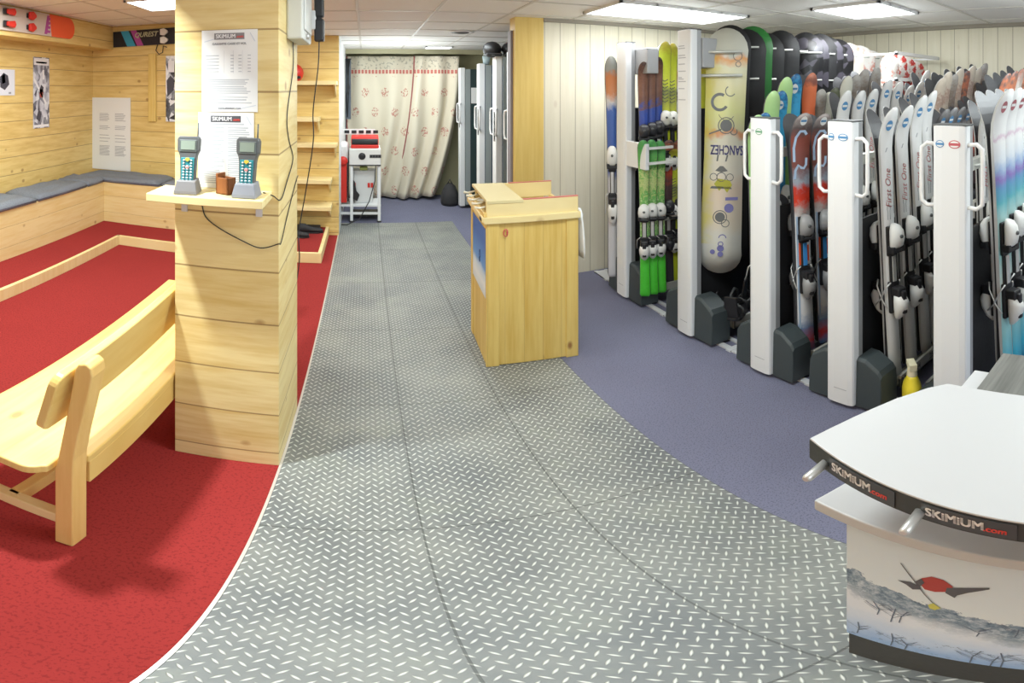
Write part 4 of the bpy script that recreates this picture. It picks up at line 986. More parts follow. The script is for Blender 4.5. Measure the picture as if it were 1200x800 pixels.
# rack 5
row([('teal', 1166, 1.70, 1, 'violet and teal ski'), ('teal', 1177.5, 1.705, 1, 'violet and teal ski'), ('teal', 1187.5, 1.71, 1, 'violet and teal ski'), ('teal', 1197, 1.71, 1, 'violet and teal ski')],
    .66, .13, 18, 2.0, 'violet and teal skis on the rack by the desk', 'on the rack behind the desk')
row([('white', 1151, 1.64, 1, 'plain white ski pair edge'), ('red_black', 1170, 1.80, 1, 'black and orange ski'), ('red_black', 1179, 1.82, 1, 'black and orange ski'), ('white_red', 1187, 1.84, 1, 'white, black and red ski'), ('red_black', 1194, 1.88, 1, 'tall black and orange ski')],
    .93, .13, 25, .8, 'skis on the inner side of the rack by the desk', 'behind the teal skis')

# ------------------------------------------------------------------ snowboards
def board(key, mat, W=.27, edge=None, base=None):
    m = MB(); N = 26; rows = []; Lb = 1.6
    for i in range(N+1):
        t = .5-.5*cos(pi*i/N); z = t*Lb; e = min(t, 1-t)*Lb
        w_ = W/2*(1-.10*(1-abs(2*t-1))**.8) if e > .15 else W/2
        if e < .15: w_ = W/2*sqrt(max(0, 1-((.15-e)/.1505)**2))
        w_ = max(w_, .006); y = .05*max(0, (.22-e)/.22)**2
        o = len(m.v); rows.append(o); th = .009
        m.v += [(-w_, y, z), (w_, y, z), (w_, y+th, z), (-w_, y+th, z)]
    for a, b_ in zip(rows, rows[1:]):
        m.mat(0); m.smooth = True; m.face([a, a+1, b_+1, b_]); m.smooth = False
        m.mat(1); m.face([a+1, a+2, b_+2, b_+1]); m.face([a+3, a, b_, b_+3]); m.mat(2); m.face([a+2, a+3, b_+3, b_+2])
    return m.build('snowboard', [mat, edge or plain('board_edge_pale', (.42, .42, .41), .4), base or BASE])
def blotch(name, stops, scale, rough=.35, stretch=1.):
    m, nt, b = newmat(name); g = NT(nt); tc = g.n('TexCoord')
    mp = g.n('Mapping'); mp.inputs['Scale'].default_value = (1, 1, stretch); g.l(tc.outputs['Object'], mp.inputs[0])
    n = g.noise(mp.outputs[0], scale, 3, .6); g.l(g.ramp(n, stops), b.inputs['Base Color']); b.inputs['Roughness'].default_value = rough
    MAT[name] = m; return m
def cells(name, a, b2, scale):
    m, nt, b = newmat(name); g = NT(nt); tc = g.n('TexCoord'); v = g.n('TexVoronoi'); v.inputs['Scale'].default_value = scale; g.l(tc.outputs['Object'], v.inputs['Vector'])
    s_ = g.n('SeparateColor'); g.l(v.outputs['Color'], s_.inputs[0]); g.l(g.mix(g.m('GREATER_THAN', s_.outputs[0], .55), a, b2), b.inputs['Base Color']); b.inputs['Roughness'].default_value = .35
    MAT[name] = m; return m
def painted():
    m, nt, b = newmat('board_painted'); g = NT(nt); tc = g.n('TexCoord'); sep = g.n('SeparateXYZ'); g.l(tc.outputs['Object'], sep.inputs[0])
    n = g.noise(tc.outputs['Object'], 7, 3, .6)
    f = g.m('ADD', g.m('DIVIDE', sep.outputs[2], 1.6), g.m('MULTIPLY', g.m('SUBTRACT', n, .5), .10))
    c = g.ramp(f, [(0, (.66, .66, .60)), (.17, (.70, .70, .64)), (.22, (.72, .66, .54)), (.36, (.72, .60, .48)), (.42, (.72, .68, .58)), (.56, (.70, .68, .56)), (.585, (.70, .30, .14)), (.60, (.66, .64, .40)), (.66, (.70, .72, .34)), (.78, (.74, .70, .42)), (.84, (.72, .70, .50)), (.875, (.72, .34, .12)), (.895, (.58, .58, .50)), (1, (.58, .58, .50))])
    left = g.n('MapRange'); left.inputs['From Min'].default_value = -.05; left.inputs['From Max'].default_value = -.12; g.l(g.m('ADD', sep.outputs[0], g.m('MULTIPLY', g.m('SUBTRACT', n, .5), .22)), left.inputs[0])
    mid = g.m('MULTIPLY', g.m('GREATER_THAN', sep.outputs[2], .22), g.m('LESS_THAN', sep.outputs[2], 1.42))
    c = g.mix(g.m('MULTIPLY', g.m('MULTIPLY', left.outputs[0], mid), .7), c, (.76, .66, .10))
    g.l(c, b.inputs['Base Color']); b.inputs['Roughness'].default_value = .3; return m
BK1 = blotch('board_black', [(0, (.006, .006, .007)), (.6, (.010, .010, .011)), (1, (.02, .02, .022))], 6, .6)
BK2 = cells('board_black_grey', (.010, .010, .011), (.06, .055, .07), 16)
GRN = picture_mat('board_green', [(0, (.02, .02, .10)), (.45, (.02, .03, .10)), (.52, (.02, .14, .03)), (1, (.02, .20, .03))], 5, .15, z0=0, z1=1.6)
WTB = blotch('board_white_pink', [(0, (.72, .68, .62)), (.5, (.76, .74, .70)), (.6, (.66, .25, .18)), (.66, (.76, .72, .68)), (1, (.76, .72, .66))], 9)
CRB = blotch('board_cream', [(0, (.70, .66, .56)), (.55, (.74, .70, .62)), (.68, (.55, .30, .24)), (1, (.72, .68, .60))], 7)
RDB = blotch('board_red_white', [(0, (.75, .70, .66)), (.45, (.75, .70, .66)), (.5, (.65, .08, .05)), (.6, (.55, .03, .04)), (.7, (.72, .60, .55)), (1, (.3, .02, .03))], 10)
first = board('painted', painted(), .275, plain('board_edge_red', (.62, .16, .10), .4)); first['label'] = ''
tag(first, 'painted yellow and cream snowboard with doodles and upside-down lettering, first in the tall rack', 'snowboard', 'snowboards standing in the tall rack')
# drawings on the painted board
def flatpoly(polys, mat, name):
    k = MB()
    for p in polys:
        o_ = len(k.v); k.v += [(x, -.0012, z) for x, z in p]; k.face(range(o_, o_+len(p)))
    return join_into(first, k.build(name, mat))
def ringp(cx, cz, r0, r1, n=20, sx_=1, a0=0, a1=360):
    out = []
    for i in range(n):
        A, B_ = R(a0+(a1-a0)*i/n), R(a0+(a1-a0)*(i+1)/n)
        out.append([(cx+r0*cos(A)*sx_, cz+r0*sin(A)), (cx+r1*cos(A)*sx_, cz+r1*sin(A)), (cx+r1*cos(B_)*sx_, cz+r1*sin(B_)), (cx+r0*cos(B_)*sx_, cz+r0*sin(B_))])
    return out
def disc(cx, cz, r, sx_=1): return [[(cx+r*cos(2*pi*i/20)*sx_, cz+r*sin(2*pi*i/20)) for i in range(20)]]
GI = plain('doodle_grey', (.16, .17, .17), .4); BI = plain('doodle_blue', (.18, .18, .42), .4)
flatpoly(ringp(-.035, 1.13, .040, .058, a0=60, a1=330) + ringp(.03, 1.20, .028, .034, a0=120, a1=330) + ringp(.01, 1.07, .05, .054, a0=200, a1=330, n=8), GI, 'doodle')
flatpoly(disc(.01, .985, .038) + ringp(.01, .985, .047, .053) + [[(-.10, .925), (-.095, .935), (-.02, .965), (-.02, .955)]], GI, 'doodle')
flatpoly(ringp(.07, 1.42, .026, .030) + ringp(.075, 1.37, .014, .018) + ringp(.06, .95, .018, .024, a0=180, a1=400), GI, 'doodle')
flatpoly([[(-.05, .70), (-.01, .69), (.03, .70), (.0, .73), (-.02, .73)], [(-.045, .76), (-.04, .80), (-.03, .80), (-.035, .76)], [(.01, .76), (.02, .80), (.03, .80), (.02, .76)]] + ringp(-.01, .66, .026, .031) + ringp(-.06, .66, .02, .024) + ringp(.045, .66, .02, .024) + [[(-.07, .60), (.05, .60), (.06, .585), (-.08, .585)]], GI, 'doodle')
flatpoly([[(-.055, .615), (-.02, .57), (0, .60), (.03, .56), (.06, .61), (.045, .64), (-.03, .65)]], plain('doodle_olive', (.45, .44, .06), .4), 'doodle')
flatpoly(disc(-.01, .40, .032) + ringp(-.01, .40, .040, .046) + ringp(.025, .36, .022, .027), GI, 'doodle')
flatpoly(disc(.045, .46, .030) + [[(.02, .53), (.10, .535), (.10, .515), (.02, .51)]] + ringp(.0, .22, .012, .018) + disc(.0, .19, .022) + disc(-.05, .165, .016) + disc(.0, .15, .018) + ringp(.01, .26, .02, .026, a0=0, a1=180), BI, 'doodle')
def upside(p): return (-p.x*.9+.02, -.0014, .835-p.y*1.6)
text_mesh('lettering', 'SANCHEZ', .052, BI, first, bold=.0012, warp=upside)
register(first)
wpx = [(870, 2.10, None, .455), (877, 2.125, BK1, .50), (895, 2.11, BK1, .48), (903, 2.135, GRN, .50), (917, 2.10, BK1, .52), (935, 2.13, BK1, .50), (963, 2.14, BK2, .5), (970, 2.13, BK2, .52), (979, 2.145, BK1, .52), (987, 2.13, BK2, .55), (999, 2.12, BK2, .58), (1011, 2.10, CRB, .62), (1024, 2.09, WTB, .62), (1036, 2.06, WTB, .7)]
desc = {1: 'plain black snowboard directly behind the painted snowboard', 2: 'black snowboard between the painted board and the green one', 3: 'snowboard with dark green upper half', 4: 'black snowboard directly behind the dark green one', 5: 'plain black snowboard in front of the grey patterned boards', 6: 'black snowboard with grey shapes, first of the patterned ones', 7: 'black and grey patterned snowboard, second of its look',
        8: 'plain black snowboard between grey patterned boards', 9: 'grey patterned black snowboard after the plain black one', 10: 'last grey patterned snowboard before the pale boards', 11: 'cream snowboard, first of the pale boards', 12: 'white snowboard with pink marks after the cream one', 13: 'last white snowboard beside the red and white boards'}
protoB = {}
for i, (px, zt, mt, z0) in enumerate(wpx):
    if i == 0: o = first
    elif mt.name in protoB: o = copy_tree(protoB[mt.name])
    else:
        o = board('b', mt); protoB[mt.name] = o; register(o)
    X = 2.33*tan(az(px))-.105-(.012 if i == 0 else 0)
    o.location = (X, 2.42, z0); o.rotation_euler = Euler((R(-.5), R(1.9 if i == 0 else .9), R(-41))); o.scale = (1, 1, (zt-z0)/1.6)
    if i: tag(o, desc[i], 'snowboard', 'snowboards standing in the tall rack')
for i, (X, zt, mt, lab) in enumerate(((3.60, 1.99, WTB, 'white junior snowboard with pink marks on the long white bars'), (3.74, 2.03, RDB, 'red and white junior snowboard in the middle of the white bars'), (3.90, 2.03, RDB, 'red and white junior snowboard nearer the end wall'), (4.08, 2.02, RDB, 'dark red junior snowboard at the wall end of the white bars'))):
    if mt.name in protoB: o = copy_tree(protoB[mt.name])
    else: o = board('b', mt); protoB[mt.name] = o; register(o)
    o.location = (X, 2.07, .95-.02*i); o.rotation_euler = Euler((0, 0, R(-56))); o.scale = (.6, 1, (zt-.95)/1.6)
    tag(o, lab, 'snowboard', 'junior snowboards on the white bars')
# snowboard bindings piled low in the snowboard rack
def sb_binding(x, y, z, rz, lab, col=BLACK, tilt=0):
    t = empty('snowboard_binding', (x, y, z), rz, lab, 'binding', 'bindings heaped under the snowboards'); t.rotation_euler = Euler((tilt, 0, rz))
    MB().prism(rrect(.24, .12, .04), 0, .022).build('base_plate', col, t, bevel=.004)
    m = MB(); m.loft([[(-.11-.02*h, y_, .02+.16*h) for y_ in (-.05+.01*h, .05-.01*h)] + [(-.095-.02*h, y_, .02+.16*h) for y_ in (.05-.01*h, -.05+.01*h)] for h in (0, .35, .7, 1)], smooth=False); m.build('highback', BLACK, t, bevel=.006)
    for (x_, c_) in ((-.04, GREY), (.06, BLACK)): MB().tube([(x_, -.06, .02), (x_-.005, -.055, .07), (x_, 0, .10), (x_+.005, .055, .07), (x_, .06, .02)], .009, 6).build('strap', c_, t)
for i, (x, y, z, rz, col, lab) in enumerate(((2.14, 2.33, .176, .5, BLACK, 'black snowboard binding low in the rack below the painted snowboard'), (2.30, 2.36, .176, 1.4, BLACK, 'black binding heaped under the second snowboard'), (2.46, 2.33, .176, .2, BBLUE, 'binding with blue base plate low in the snowboard rack'),
      (2.64, 2.36, .176, 1.1, BLACK, 'black binding under the dark green snowboard'), (2.22, 2.50, .20, 2.1, BLACK, 'black binding lying deeper under the painted snowboard'))): sb_binding(x, y, z, rz, lab, col)

# ================================================================== WHITE DESK WITH THE SNOW PANEL
t = empty('reception_desk', (0, 0, 0), 0, 'curved white reception desk with snowy mountain front panel and black branded edge', 'desk')
def xf(y): return .575+.47*(y-.13)**2
def xl(y): return .635+.17*(y-.13)**2
def xp(y): return .645+.17*(y-.13)**2
ys_ = [.527-.0266*i for i in range(44)]
def curved(fun, ys, xback, z0, z1, far=None):
    pts = [(fun(y), y) for y in ys]; back = [(xback, ys[-1])] + (far or [(xback, ys[0])]); return MB().prism(pts+back, z0, z1, 'z')
far = [(.965, .415), (.93, .445), (.86, .481), (.80, .500), (.756, .511), (.70, .521)]
curved(xf, ys_, .965, .944, 1.0, far).build('upper_top', DESKW, t, bevel=.002)
# black edge band
m = MB(); pts = [(xf(y)-.0008, y) for y in ys_]; inn = [(xf(y)+.004, y) for y in ys_]
m.prism(pts+inn[::-1], .943, .996, 'z'); m.build('edge_band', plain('band_black', (.035, .04, .038), .45), t)
curved(xl, [.529-.0266*i for i in range(44)], 1.36, .755, .79, [(1.36, .50), (.90, .50), (.80, .508), (.74, .522)]).build('lower_top', DESKW, t, bevel=.004)
SNOWP = None
def snow_panel():
    m, nt, b = newmat('snow_panel_print'); g = NT(nt); tc = g.n('TexCoord'); sep = g.n('SeparateXYZ'); g.l(tc.outputs['Object'], sep.inputs[0])
    Y, Z = sep.outputs[1], sep.outputs[2]
    n1 = g.noise(tc.outputs['Object'], 14, 5, .7); n2 = g.noise(tc.outputs['Object'], 45, 5, .75); n3 = g.noise(tc.outputs['Object'], 5, 3, .5)
    sky = g.ramp(Z, [(.45, (.74, .79, .79)), (.75, (.66, .76, .82))])
    # treeline falls from left to right
    edge = g.m('ADD', g.m('ADD', .50, g.m('MULTIPLY', g.m('SUBTRACT', Y, .3), .36)), g.m('MULTIPLY', g.m('SUBTRACT', n1, .5), .12))
    tree = g.ramp(n2, [(.35, (.07, .12, .18)), (.5, (.26, .33, .40)), (.65, (.60, .65, .70))])
    isT = g.m('LESS_THAN', Z, edge)
    snowline = g.m('SUBTRACT', edge, g.m('ADD', .085, g.m('MULTIPLY', n3, .05)))
    ms = g.n('MapRange'); ms.inputs['From Min'].default_value = .035; ms.inputs['From Max'].default_value = -.025; g.l(g.m('ADD', g.m('SUBTRACT', Z, snowline), g.m('MULTIPLY', g.m('SUBTRACT', n2, .5), .16)), ms.inputs['Value']); isS = ms.outputs[0]
    sn = g.ramp(g.m('ADD', Z, g.m('MULTIPLY', g.m('SUBTRACT', n1, .5), .12)), [(.18, (.30, .45, .72)), (.27, (.58, .68, .84)), (.36, (.76, .80, .86)), (.5, (.80, .82, .85))])
    brush = g.m('MULTIPLY', g.m('GREATER_THAN', n2, .60), g.m('LESS_THAN', Z, .27))
    sn = g.mix(g.m('MULTIPLY', brush, .6), sn, (.16, .22, .34))
    c = g.mix(isT, sky, tree); c = g.mix(isS, c, sn); g.l(c, b.inputs['Base Color']); b.inputs['Roughness'].default_value = .4
    return m
yp = [.462-.0246*i for i in range(44)]
m = curved(xp, yp, .72, .168, .757); FP = m.build('front_panel', snow_panel(), t)
MB().box(.70, .74, -.60, .462, .0, .757).build('side_panel', WHITE, t); MB().box(.72, 1.33, .40, .44, .0, .755).build('side_panel', WHITE, t)
curved(lambda y: xp(y)+.004, [y-.002 for y in yp], .72, 0, .168).build('plinth', plain('plinth_dark', (.05, .048, .045), .6), t)
MB().box(.92, .95, -.55, .36, .788, .945).build('riser', WHITE, t)
# branches, skier print: thin prints on the curved panel
def onpanel(y, z, d=.0008): return (xp(y)-d, y, z)
def pstrip(k, pts, w_, d=.0010):
    o_ = len(k.v)
    for i, (y, z) in enumerate(pts):
        a = pts[max(0, i-1)]; c = pts[min(len(pts)-1, i+1)]; dy, dz = c[0]-a[0], c[1]-a[1]; l = hypot(dy, dz) or 1
        ny, nz = -dz/l*w_/2, dy/l*w_/2; k.v += [onpanel(y-ny, z-nz, d), onpanel(y+ny, z+nz, d)]
    for i in range(len(pts)-1): k.face([o_+2*i, o_+2*i+1, o_+2*i+3, o_+2*i+2])
def ppoly(k, pts, d=.001): o_ = len(k.v); k.v += [onpanel(y, z, d) for y, z in pts]; k.face(range(o_, o_+len(pts)))
rr = random.Random(11)
k = MB()
for (y0, z0, h) in ((.44, .19, .08), (.375, .175, .09), (.35, .172, .07), (.40, .36, .07), (.36, .35, .08), (.375, .34, .09), (.245, .172, .10), (.215, .17, .08), (.20, .17, .11), (.165, .17, .10), (.235, .37, .05), (.18, .40, .05), (.10, .17, .1), (.03, .3, .08)):
    pstrip(k, [(y0, z0), (y0-.004, z0+h*.5), (y0+rr.uniform(-.02, .02), z0+h)], .0022)
    for q in range(5): s_ = rr.choice((-1, 1)); zz = z0+h*rr.uniform(.3, .8); pstrip(k, [(y0-.003, zz), (y0+s_*.012, zz+.014), (y0+s_*rr.uniform(.018, .03), zz+.03)], .0012)
join_into(FP, k.build('printed_branches', plain('branch_ink', (.13, .16, .22), .5)))
# the printed skier in the air
def cy(px, py):                       # picture point -> the panel's own (y, z)
    a_ = az(px); y = .3
    for _ in range(20): y = xp(y)/tan(a_)
    return (y, 1.7-hypot(xp(y), y)*tan(R((py-104.4)*DEG)))
k = MB(); ppoly(k, [cy(*p) for p in ((1080, 677), (1092, 675), (1106, 679), (1116, 686), (1119, 691), (1110, 693), (1096, 693), (1084, 690), (1079, 684))], .0012); join_into(FP, k.build('printed_jacket', plain('jacket_red', (.42, .04, .025), .5)))
k = MB()
ppoly(k, [cy(*p) for p in ((1110, 688), (1119, 688), (1160, 688), (1160, 690), (1135, 694), (1122, 697), (1119, 700), (1108, 694))], .0014)
ppoly(k, [cy(*p) for p in ((1052, 679), (1066, 681), (1078, 686), (1080, 690), (1070, 690), (1062, 684))], .0014)
pstrip(k, [cy(1056, 659), cy(1072, 680), cy(1084, 696), cy(1100, 712)], .0022, .0016)
ppoly(k, [cy(*p) for p in ((1072, 681), (1080, 677), (1084, 682), (1078, 687))], .0018)
join_into(FP, k.build('printed_skier', DINK))
k = MB(); ppoly(k, [cy(*p) for p in ((1088, 708), (1094, 706), (1103, 712), (1096, 714), (1090, 712))], .0018); join_into(FP, k.build('printed_ski', plain('print_yellow', (.60, .58, .10), .5)))
# brand plates and lettering bent along the edge
Sarc = [0]; Ya = [.527-.002*i for i in range(500)]
for a, b_ in zip(Ya, Ya[1:]): Sarc.append(Sarc[-1]+hypot(xf(a)-xf(b_), a-b_))
def arcpt(s_, d):
    i = min(range(len(Sarc)), key=lambda q: abs(Sarc[q]-s_)); y = Ya[i]-(s_-Sarc[i]); dx = .94*(y-.13); l = hypot(1, dx)
    return (xf(y)-d/l, y+d*dx/l)
def plate(s0, s1):
    k = MB(); n = 14; P = [arcpt(s0+(s1-s0)*i/n, .0012) for i in range(n+1)]; Q = [arcpt(s0+(s1-s0)*i/n, .0024) for i in range(n+1)]
    k.prism(P+Q[::-1], .948, .992, 'z'); return k.build('brand_plate', plain('brand_plate_dark', (.055, .06, .065), .35), t)
def edge_text(body, s0, size, mat, zc, bold, sx_, sh=0):
    def wf(p): x, y = arcpt(s0+p.x, .0030); return (x, y, zc+p.y)
    return text_mesh('lettering', body, size, mat, t, bold=bold, align='LEFT', warp=wf, extrude=.0, sx=sx_, shear=sh)
def s_at(px):
    y = .3
    for _ in range(30): y = xf(y)/tan(az(px))
    return Sarc[min(range(len(Ya)), key=lambda q: abs(Ya[q]-y))]
for (a, b_) in ((973, 1049), (1081, 1193)):
    s0, s1 = s_at(a), s_at(b_); plate(s0, s1); w_ = s1-s0
    edge_text('SKiMiUM', s0+w_*.05, .031, LOGO_W, .971, .0009, w_*.60/.112)
    edge_text('.com', s0+w_*.67, .022, LOGO_R, .967, .0006, w_*.28/.052, .1)
for px, py in ((967, 528), (1078, 578)):
    y = .3
    for _ in range(30): y = xf(y)/tan(az(px))
    x = xf(y); M_ = [(x, y, .962), (x-.062, y-.01, .958)]
    MB().tube([(x+.006, y, .963), (x-.052, y-.006, .960), (x-.058, y-.006, .960)], [.0085, .0085, .0055], 12).build('steel_peg', STEEL, t)
def driftwood():
    return wood('grey_driftwood', 'x', .06, 0, (.22, .22, .20), (.10, .10, .09), seam=0, knots=.3, rough=.7)
m = MB(); m.box(.955, 1.46, -.60, .445, .790, .812); tag(m.build('worktop_board', driftwood(), bevel=.002), 'grey weathered wood board lying on the white desk worktop', 'board')
# yellow spray bottle behind the desk
t = empty('spray_bottle', (2.0, 1.035, 0), R(40), 'yellow bottle with white cap on the floor behind the desk, beside the blue sticker rack', 'bottle')
t.scale = (1.45, 1.3, 1.02)
m = MB(); m.smooth = True; m.loft([[(rx*cos(a), ry*sin(a), z) for a in [2*pi*i/16 for i in range(16)]] for (z, rx, ry) in ((0, .045, .03), (.01, .05, .034), (.16, .05, .034), (.20, .042, .030), (.235, .022, .02), (.25, .018, .018))]); m.build('bottle_body', YEL, t)
m = MB(); m.lathe([(.018, .245), (.019, .255), (.016, .285), (.016, .30)], 14); m.prism([(-.018, .285), (.03, .295), (.03, .325), (-.022, .325)], -.014, .014, 'y'); m.build('cap', plain('cap_cream', (.82, .78, .55), .4), t, bevel=.002)
m = MB(); m.prism(rrect(.055, .09, .01, cx=0, cy=.09), -.0355, -.034, 'y'); m.build('label_patch', plain('pale_yellow', (.80, .76, .40), .5), t)

# ================================================================== CURTAIN, FAR RACKS, GRINDING MACHINE
def curtain_mat():
    m, nt, b = newmat('curtain_print'); g = NT(nt); tc = g.n('TexCoord'); sep = g.n('SeparateXYZ'); g.l(tc.outputs['Object'], sep.inputs[0])
    X, Z = sep.outputs[0], sep.outputs[2]
    n = g.noise(tc.outputs['Object'], 38, 2, .6)
    a = g.m('DIVIDE', X, .30); bq = g.m('DIVIDE', Z, .30)
    row_ = g.m('FLOOR', bq); xo = g.m('MULTIPLY', g.m('MODULO', row_, 2.), .5)
    u = g.m('SUBTRACT', g.m('FRACT', g.m('ADD', a, xo)), .5); v = g.m('SUBTRACT', g.m('FRACT', bq), .5)
    d = g.m('SQRT', g.m('ADD', g.m('MULTIPLY', g.m('MULTIPLY', u, u), 1.6), g.m('MULTIPLY', v, v)))
    mo = g.m('MULTIPLY', g.m('LESS_THAN', d, .24), g.m('GREATER_THAN', n, .53)); mo = g.m('MULTIPLY', mo, g.m('LESS_THAN', Z, 1.9))
    c = g.mix(g.m('MULTIPLY', mo, .8), (.72, .66, .52), (.48, .16, .12))
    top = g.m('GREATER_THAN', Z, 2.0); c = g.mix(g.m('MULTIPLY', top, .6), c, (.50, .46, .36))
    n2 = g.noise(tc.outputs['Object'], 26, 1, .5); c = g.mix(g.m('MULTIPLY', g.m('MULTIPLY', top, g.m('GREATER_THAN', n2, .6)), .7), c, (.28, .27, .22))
    band = g.m('MULTIPLY', g.m('GREATER_THAN', Z, 1.935), g.m('LESS_THAN', Z, 1.995)); bz = g.m('GREATER_THAN', g.m('SINE', g.m('MULTIPLY', X, 120.)), -.6)
    c = g.mix(g.m('MULTIPLY', band, g.m('MULTIPLY', bz, .85)), c, (.48, .08, .07))
    g.l(c, b.inputs['Base Color']); b.inputs['Roughness'].default_value = .9
    return m
CM = curtain_mat()
def curtain(xt0, xt1, xb0, xb1, y, ztop, zb, ph, lab, sag=0.):
    m = MB(); m.smooth = True; nx, nz = 90, 24
    for j in range(nz+1):
        v = j/nz
        for i in range(nx+1):
            u = i/nx; x0 = xt0+(xb0-xt0)*v**1.6; x1 = xt1+(xb1-xt1)*v**2.4; zbot = zb+sag*u**3
            x = x0+(x1-x0)*u; amp = .035+.055*v*(.4+.6*sin(3*u+ph)**2)
            m.v.append((x, y+amp*sin(u*(x1-x0)*0+u*17+ph+.9*sin(4*v+u*5))-.08*v*v*0, ztop+(zbot-ztop)*v))
    for j in range(nz):
        for i in range(nx): a = j*(nx+1)+i; m.face([a, a+1, a+nx+2, a+nx+1])
    edge_ = [m.v[j*(nx+1)] for j in range(nz+1)]
    o = m.build('curtain', CM); MB().tube([(p[0], p[1]-.012, p[2]) for p in edge_], .011, 6).build('edging', plain('maroon_edging', (.32, .10, .09), .8), o); sd = o.modifiers.new('thickness', 'SOLIDIFY'); sd.thickness = .004; return tag(o, lab, 'curtain', 'patterned curtains')
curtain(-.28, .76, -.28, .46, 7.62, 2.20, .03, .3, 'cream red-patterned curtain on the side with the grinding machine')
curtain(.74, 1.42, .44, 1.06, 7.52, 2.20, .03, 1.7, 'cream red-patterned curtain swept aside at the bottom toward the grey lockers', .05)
t = empty('cable_panel', (-.255, 7.50, 0), 0, 'narrow dark panel with hanging cables beside the curtain', 'panel')
MB().box(-.035, .04, 0, .02, 1.25, 2.15).build('board', plain('panel_slate', (.10, .12, .15), .6), t); MB().box(-.04, .045, .0, .03, 2.14, 2.16).build('clip', BLACK, t); MB().box(-.05, -.03, .02, .0299, 0, 2.15).build('support', GREY, t)
for i in range(4): MB().tube([(-.02+.015*i, -.01, 2.14), (-.01+.02*sin(i), -.02, 1.9), (.02-.02*i*.5, -.02, 1.72), (-.015+.02*cos(i*2), -.02, 1.6), (-.01, -.01, 1.28)], .006, 6).build('cable', BLACK, t)
# far lockers / closed racks
for i, (Y, col, lab, card, nm) in enumerate(((6.94, (.03, .055, .055), 'dark green sided tall rack next to the curtain', True, 'a'), (5.76, (.03, .06, .11), 'dark blue sided tall rack, second from the curtain', False, 'b'), (5.01, (.05, .075, .10), 'slate sided tall rack with white card behind the counter', True, 'c'), (4.47, (.10, .13, .15), 'tall grey rack post beside the yellow pine wall end', False, 'd'))):
    X0 = 1.33; t = empty('storage_rack', (X0, Y, 0), 0, lab, 'storage rack', 'tall closed racks near the curtain'); zt = 2.0 + (.05 if i >= 2 else 0)
    MB().box(-.01, .06, -.07, .07, .03, zt).build('post_cover', ALU, t, bevel=.006)
    MB().box(.06, 1.5, -.095, -.075, .06, zt-.02).build('side_panel', plain('side_colour_'+nm, col, .45), t)
    MB().box(.06, .13, -.099, -.095, .06, zt-.02).build('edge_trim', plain('side_grey_'+nm, (.30, .34, .34), .45), t)
    MB().box(.06, 1.5, -.075, .07, .03, .10).build('base', DGREY, t)
    for s_ in (-1, 1): MB().tube([(.0, s_*.065, 1.50), (-.02, s_*.10, 1.49), (-.02, s_*.12, 1.45), (-.02, s_*.12, 1.27), (-.02, s_*.10, 1.23), (.0, s_*.065, 1.22)], .010, 8).build('handle', WHITE, t)
    k = MB()
    for q in range(4): k.box(-.014, -.009, -.035, .0, 1.18+.075*q, 1.22+.075*q)
    k.mat(1); k.box(-.0125, -.009, -.045, .01, 1.16, 1.465); k.build('slot_plate', [BLACK, GREY], t)
    if card: k = MB(); k.box(.14, .24, -.104, -.0995, 1.50, 1.72); k.build('card', PAPER, t)
def dome(x, y, z, s_, lab):
    t = empty('ski_helmet', (x, y, z), 0, lab, 'helmet', 'black helmets on top of the tall racks')
    MB().ell((0, 0, s_*.75), s_, s_*1.1, s_*.85).build('shell', BLACK, t); MB().box(-s_*.8, s_*.8, -s_*1.05, -s_*.6, .0, s_*.35).build('rim', BLACKM, t, bevel=.01); MB().tube([(-s_*.9, 0, .02), (-s_*.5, -s_*.9, .01), (0, -s_*1.15, .008)], .006, 6).build('strap', GREY, t)
dome(1.30, 5.02, 2.035, .10, 'black helmet on the slate sided tall rack, at the aisle side'); dome(1.50, 5.03, 2.035, .10, 'black helmet further in on the slate sided tall rack')
for (x, y, s_, lab) in ((1.42, 5.75, .05, 'pale blue cup on top of the dark blue sided rack'), (1.55, 5.75, .045, 'small pale cup further in on the dark blue sided rack')):
    t = MB(); t.lathe([(s_*.7, 0), (s_, .10), (s_*.9, .10), (s_*.6, .01)], 16, Matrix.Translation((x, y, 1.99))); tag(t.build('storage_cup', plain('pale_blue', (.45, .58, .62), .4)), lab, 'cup')
t = empty('equipment_bag', (1.22, 7.15, 0), 0, 'black bag on the floor under the swept-aside curtain', 'bag')
m = MB(); m.smooth = True; m.loft([[(.13*s_*cos(a), .16*s_*sin(a), z) for a in [2*pi*i/14 for i in range(14)]] for (z, s_) in ((0, .9), (.05, 1.05), (.18, .95), (.28, .6), (.32, .25))]); m.build('sack', BLACKM, t); MB().tube([(-.04, 0, .30), (0, 0, .38), (.04, 0, .30)], .01, 6).build('handle', BLACK, t)
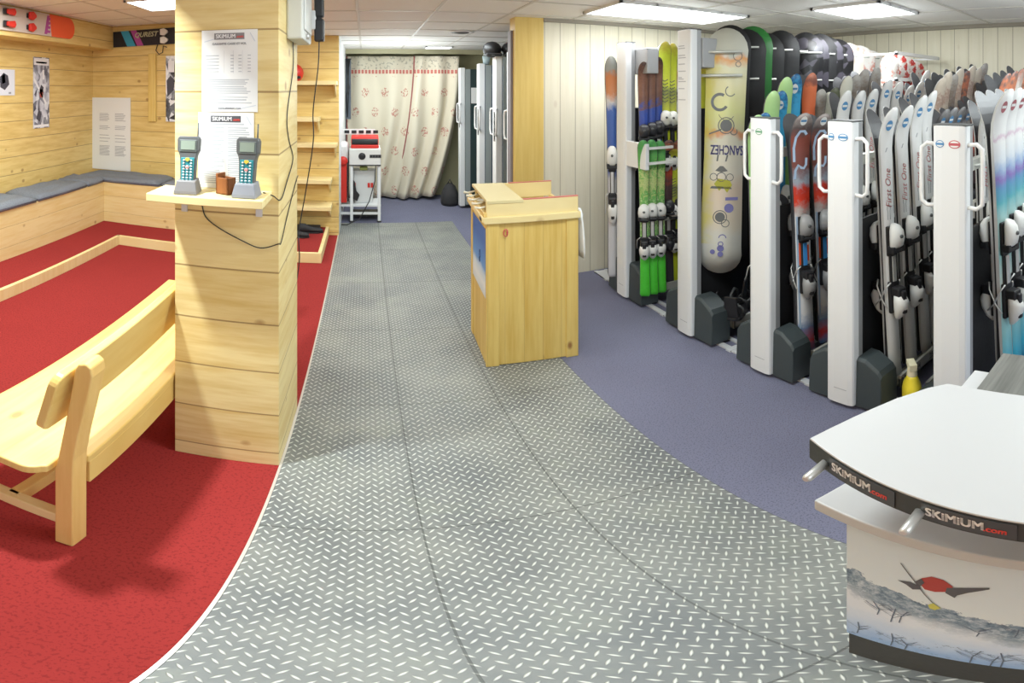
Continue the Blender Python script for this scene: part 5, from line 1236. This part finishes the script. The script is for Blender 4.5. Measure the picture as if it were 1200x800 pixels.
# grinding machine on its stand
t = empty('grinding_machine', (-.07, 6.25, 0), 0, 'white ski grinding machine with red roller hood on a white stand, before the curtain', 'machine')
for x in (-.30, -.10, .245):
    for y in (0, .36):
        if x == -.30 and y == 0: continue
        MB().box(x-.018, x+.018, y-.018, y+.018, .02, .74).build('leg', ALU, t, bevel=.003); MB().lathe([(.03, 0), (.03, .012), (.012, .022)], 12, Matrix.Translation((x, y, 0))).build('foot', BLACK, t)
MB().box(-.32, .265, -.01, .38, .205, .235).build('lower_shelf', ALU, t, bevel=.003); MB().box(-.32, .265, 0, .02, .10, .13).build('cross_bar', ALU, t); MB().box(-.12, .25, .1, .35, .05, .085).build('drip_tray', BLACK, t)
MB().box(-.13, .265, -.03, .40, .735, .955).build('housing', plain('machine_white', (.74, .74, .72), .4), t, bevel=.012)
MB().lathe([(.045, 0), (.04, .012), (.015, .016)], 20, Matrix.Translation((.03, -.03, .86)) @ Matrix.Rotation(R(90), 4, 'X')).build('dial', BLACK, t)
k = MB(); [k.box(.13+.035*i, .155+.035*i, -.038, -.029, .845, .875) for i in range(4)]; k.mat(1); k.box(.125, .27, -.034, -.029, .84, .88); k.build('button_row', [BLACK, GREY], t)
MB().box(-.13, .265, -.034, -.028, .738, .752).build('trim_line', BLACK, t)
MB().box(-.11, .24, 0, .35, .955, 1.0).build('roller_tray', RED, t, bevel=.01); MB().tube([(-.10, .05, 1.03), (.23, .05, 1.03)], .042, 18).build('roller', BLACKM, t)
m = MB(); m.prism([(.10, 1.0), (.34, 1.0), (.34, 1.10), (.16, 1.09)], -.11, .24, 'x'); m.build('hood', RED, t, bevel=.006)
MB().box(-.32, -.14, .03, .33, .44, 1.02).build('water_tank', WHITE, t, bevel=.05)
MB().box(-.25, -.16, -.03, .03, .26, .80).build('red_guard', RED, t, bevel=.008); MB().lathe([(.06, 0), (.055, .02), (.02, .03)], 16, Matrix.Translation((-.205, -.03, .80)) @ Matrix.Rotation(R(90), 4, 'X')).build('red_knob', RED, t)
MB().box(-.155, -.135, -.02, .03, .28, .78).build('belt', BLACK, t)
m = MB(); m.prism([(-.06, .235), (.16, .235), (.20, .66), (-.09, .66)], .08, .30, 'y'); m.build('filter_box', plain('bin_white', (.68, .70, .70), .35), t, bevel=.01); MB().box(-.0, .10, .1, .28, .66, .70).build('sponge', plain('olive_sponge', (.45, .50, .15), .8), t, bevel=.01)
for (x0, x1) in ((.10, .13), (.14, .17), (-.09, -.05)): MB().box(x0, x1, .072, .08, .44, .50).build('red_label', RED, t)
m = MB(); m.prism([(-.10, .30), (-.03, .27), (0, .35), (-.04, .40), (-.06, .52), (-.10, .56)], .03, .06, 'y'); m.build('drive_lever', BLACK, t, bevel=.006)
m = MB(); m.box(-.34, .20, .36, .40, 1.10, 1.17)
m.mat(1); [m.box(-.30+.095*i, -.235+.095*i, .352, .362, 1.115, 1.155) for i in range(6)]
m.mat(0); m.box(.18, .20, .37, .39, .70, 1.10); m.box(-.34, -.32, .37, .39, .24, 1.10); m.build('tool_rail', [WHITE, BLACK], t)
MB().tube([(.20, -.04, .75), (.19, -.06, .55), (.12, -.1, .30), (0, -.15, .08), (-.15, -.18, .012), (-.22, -.17, .012)], .007, 6).build('power_cord', BLACK, t)
# purple banner on the end wall
tag(MB().box(4.41, 4.428, .55, 1.10, 1.35, 2.15).build('wall_banner', plain('purple_banner', (.12, .06, .25), .5)), 'purple banner on the boarded end wall above the violet skis', 'banner')
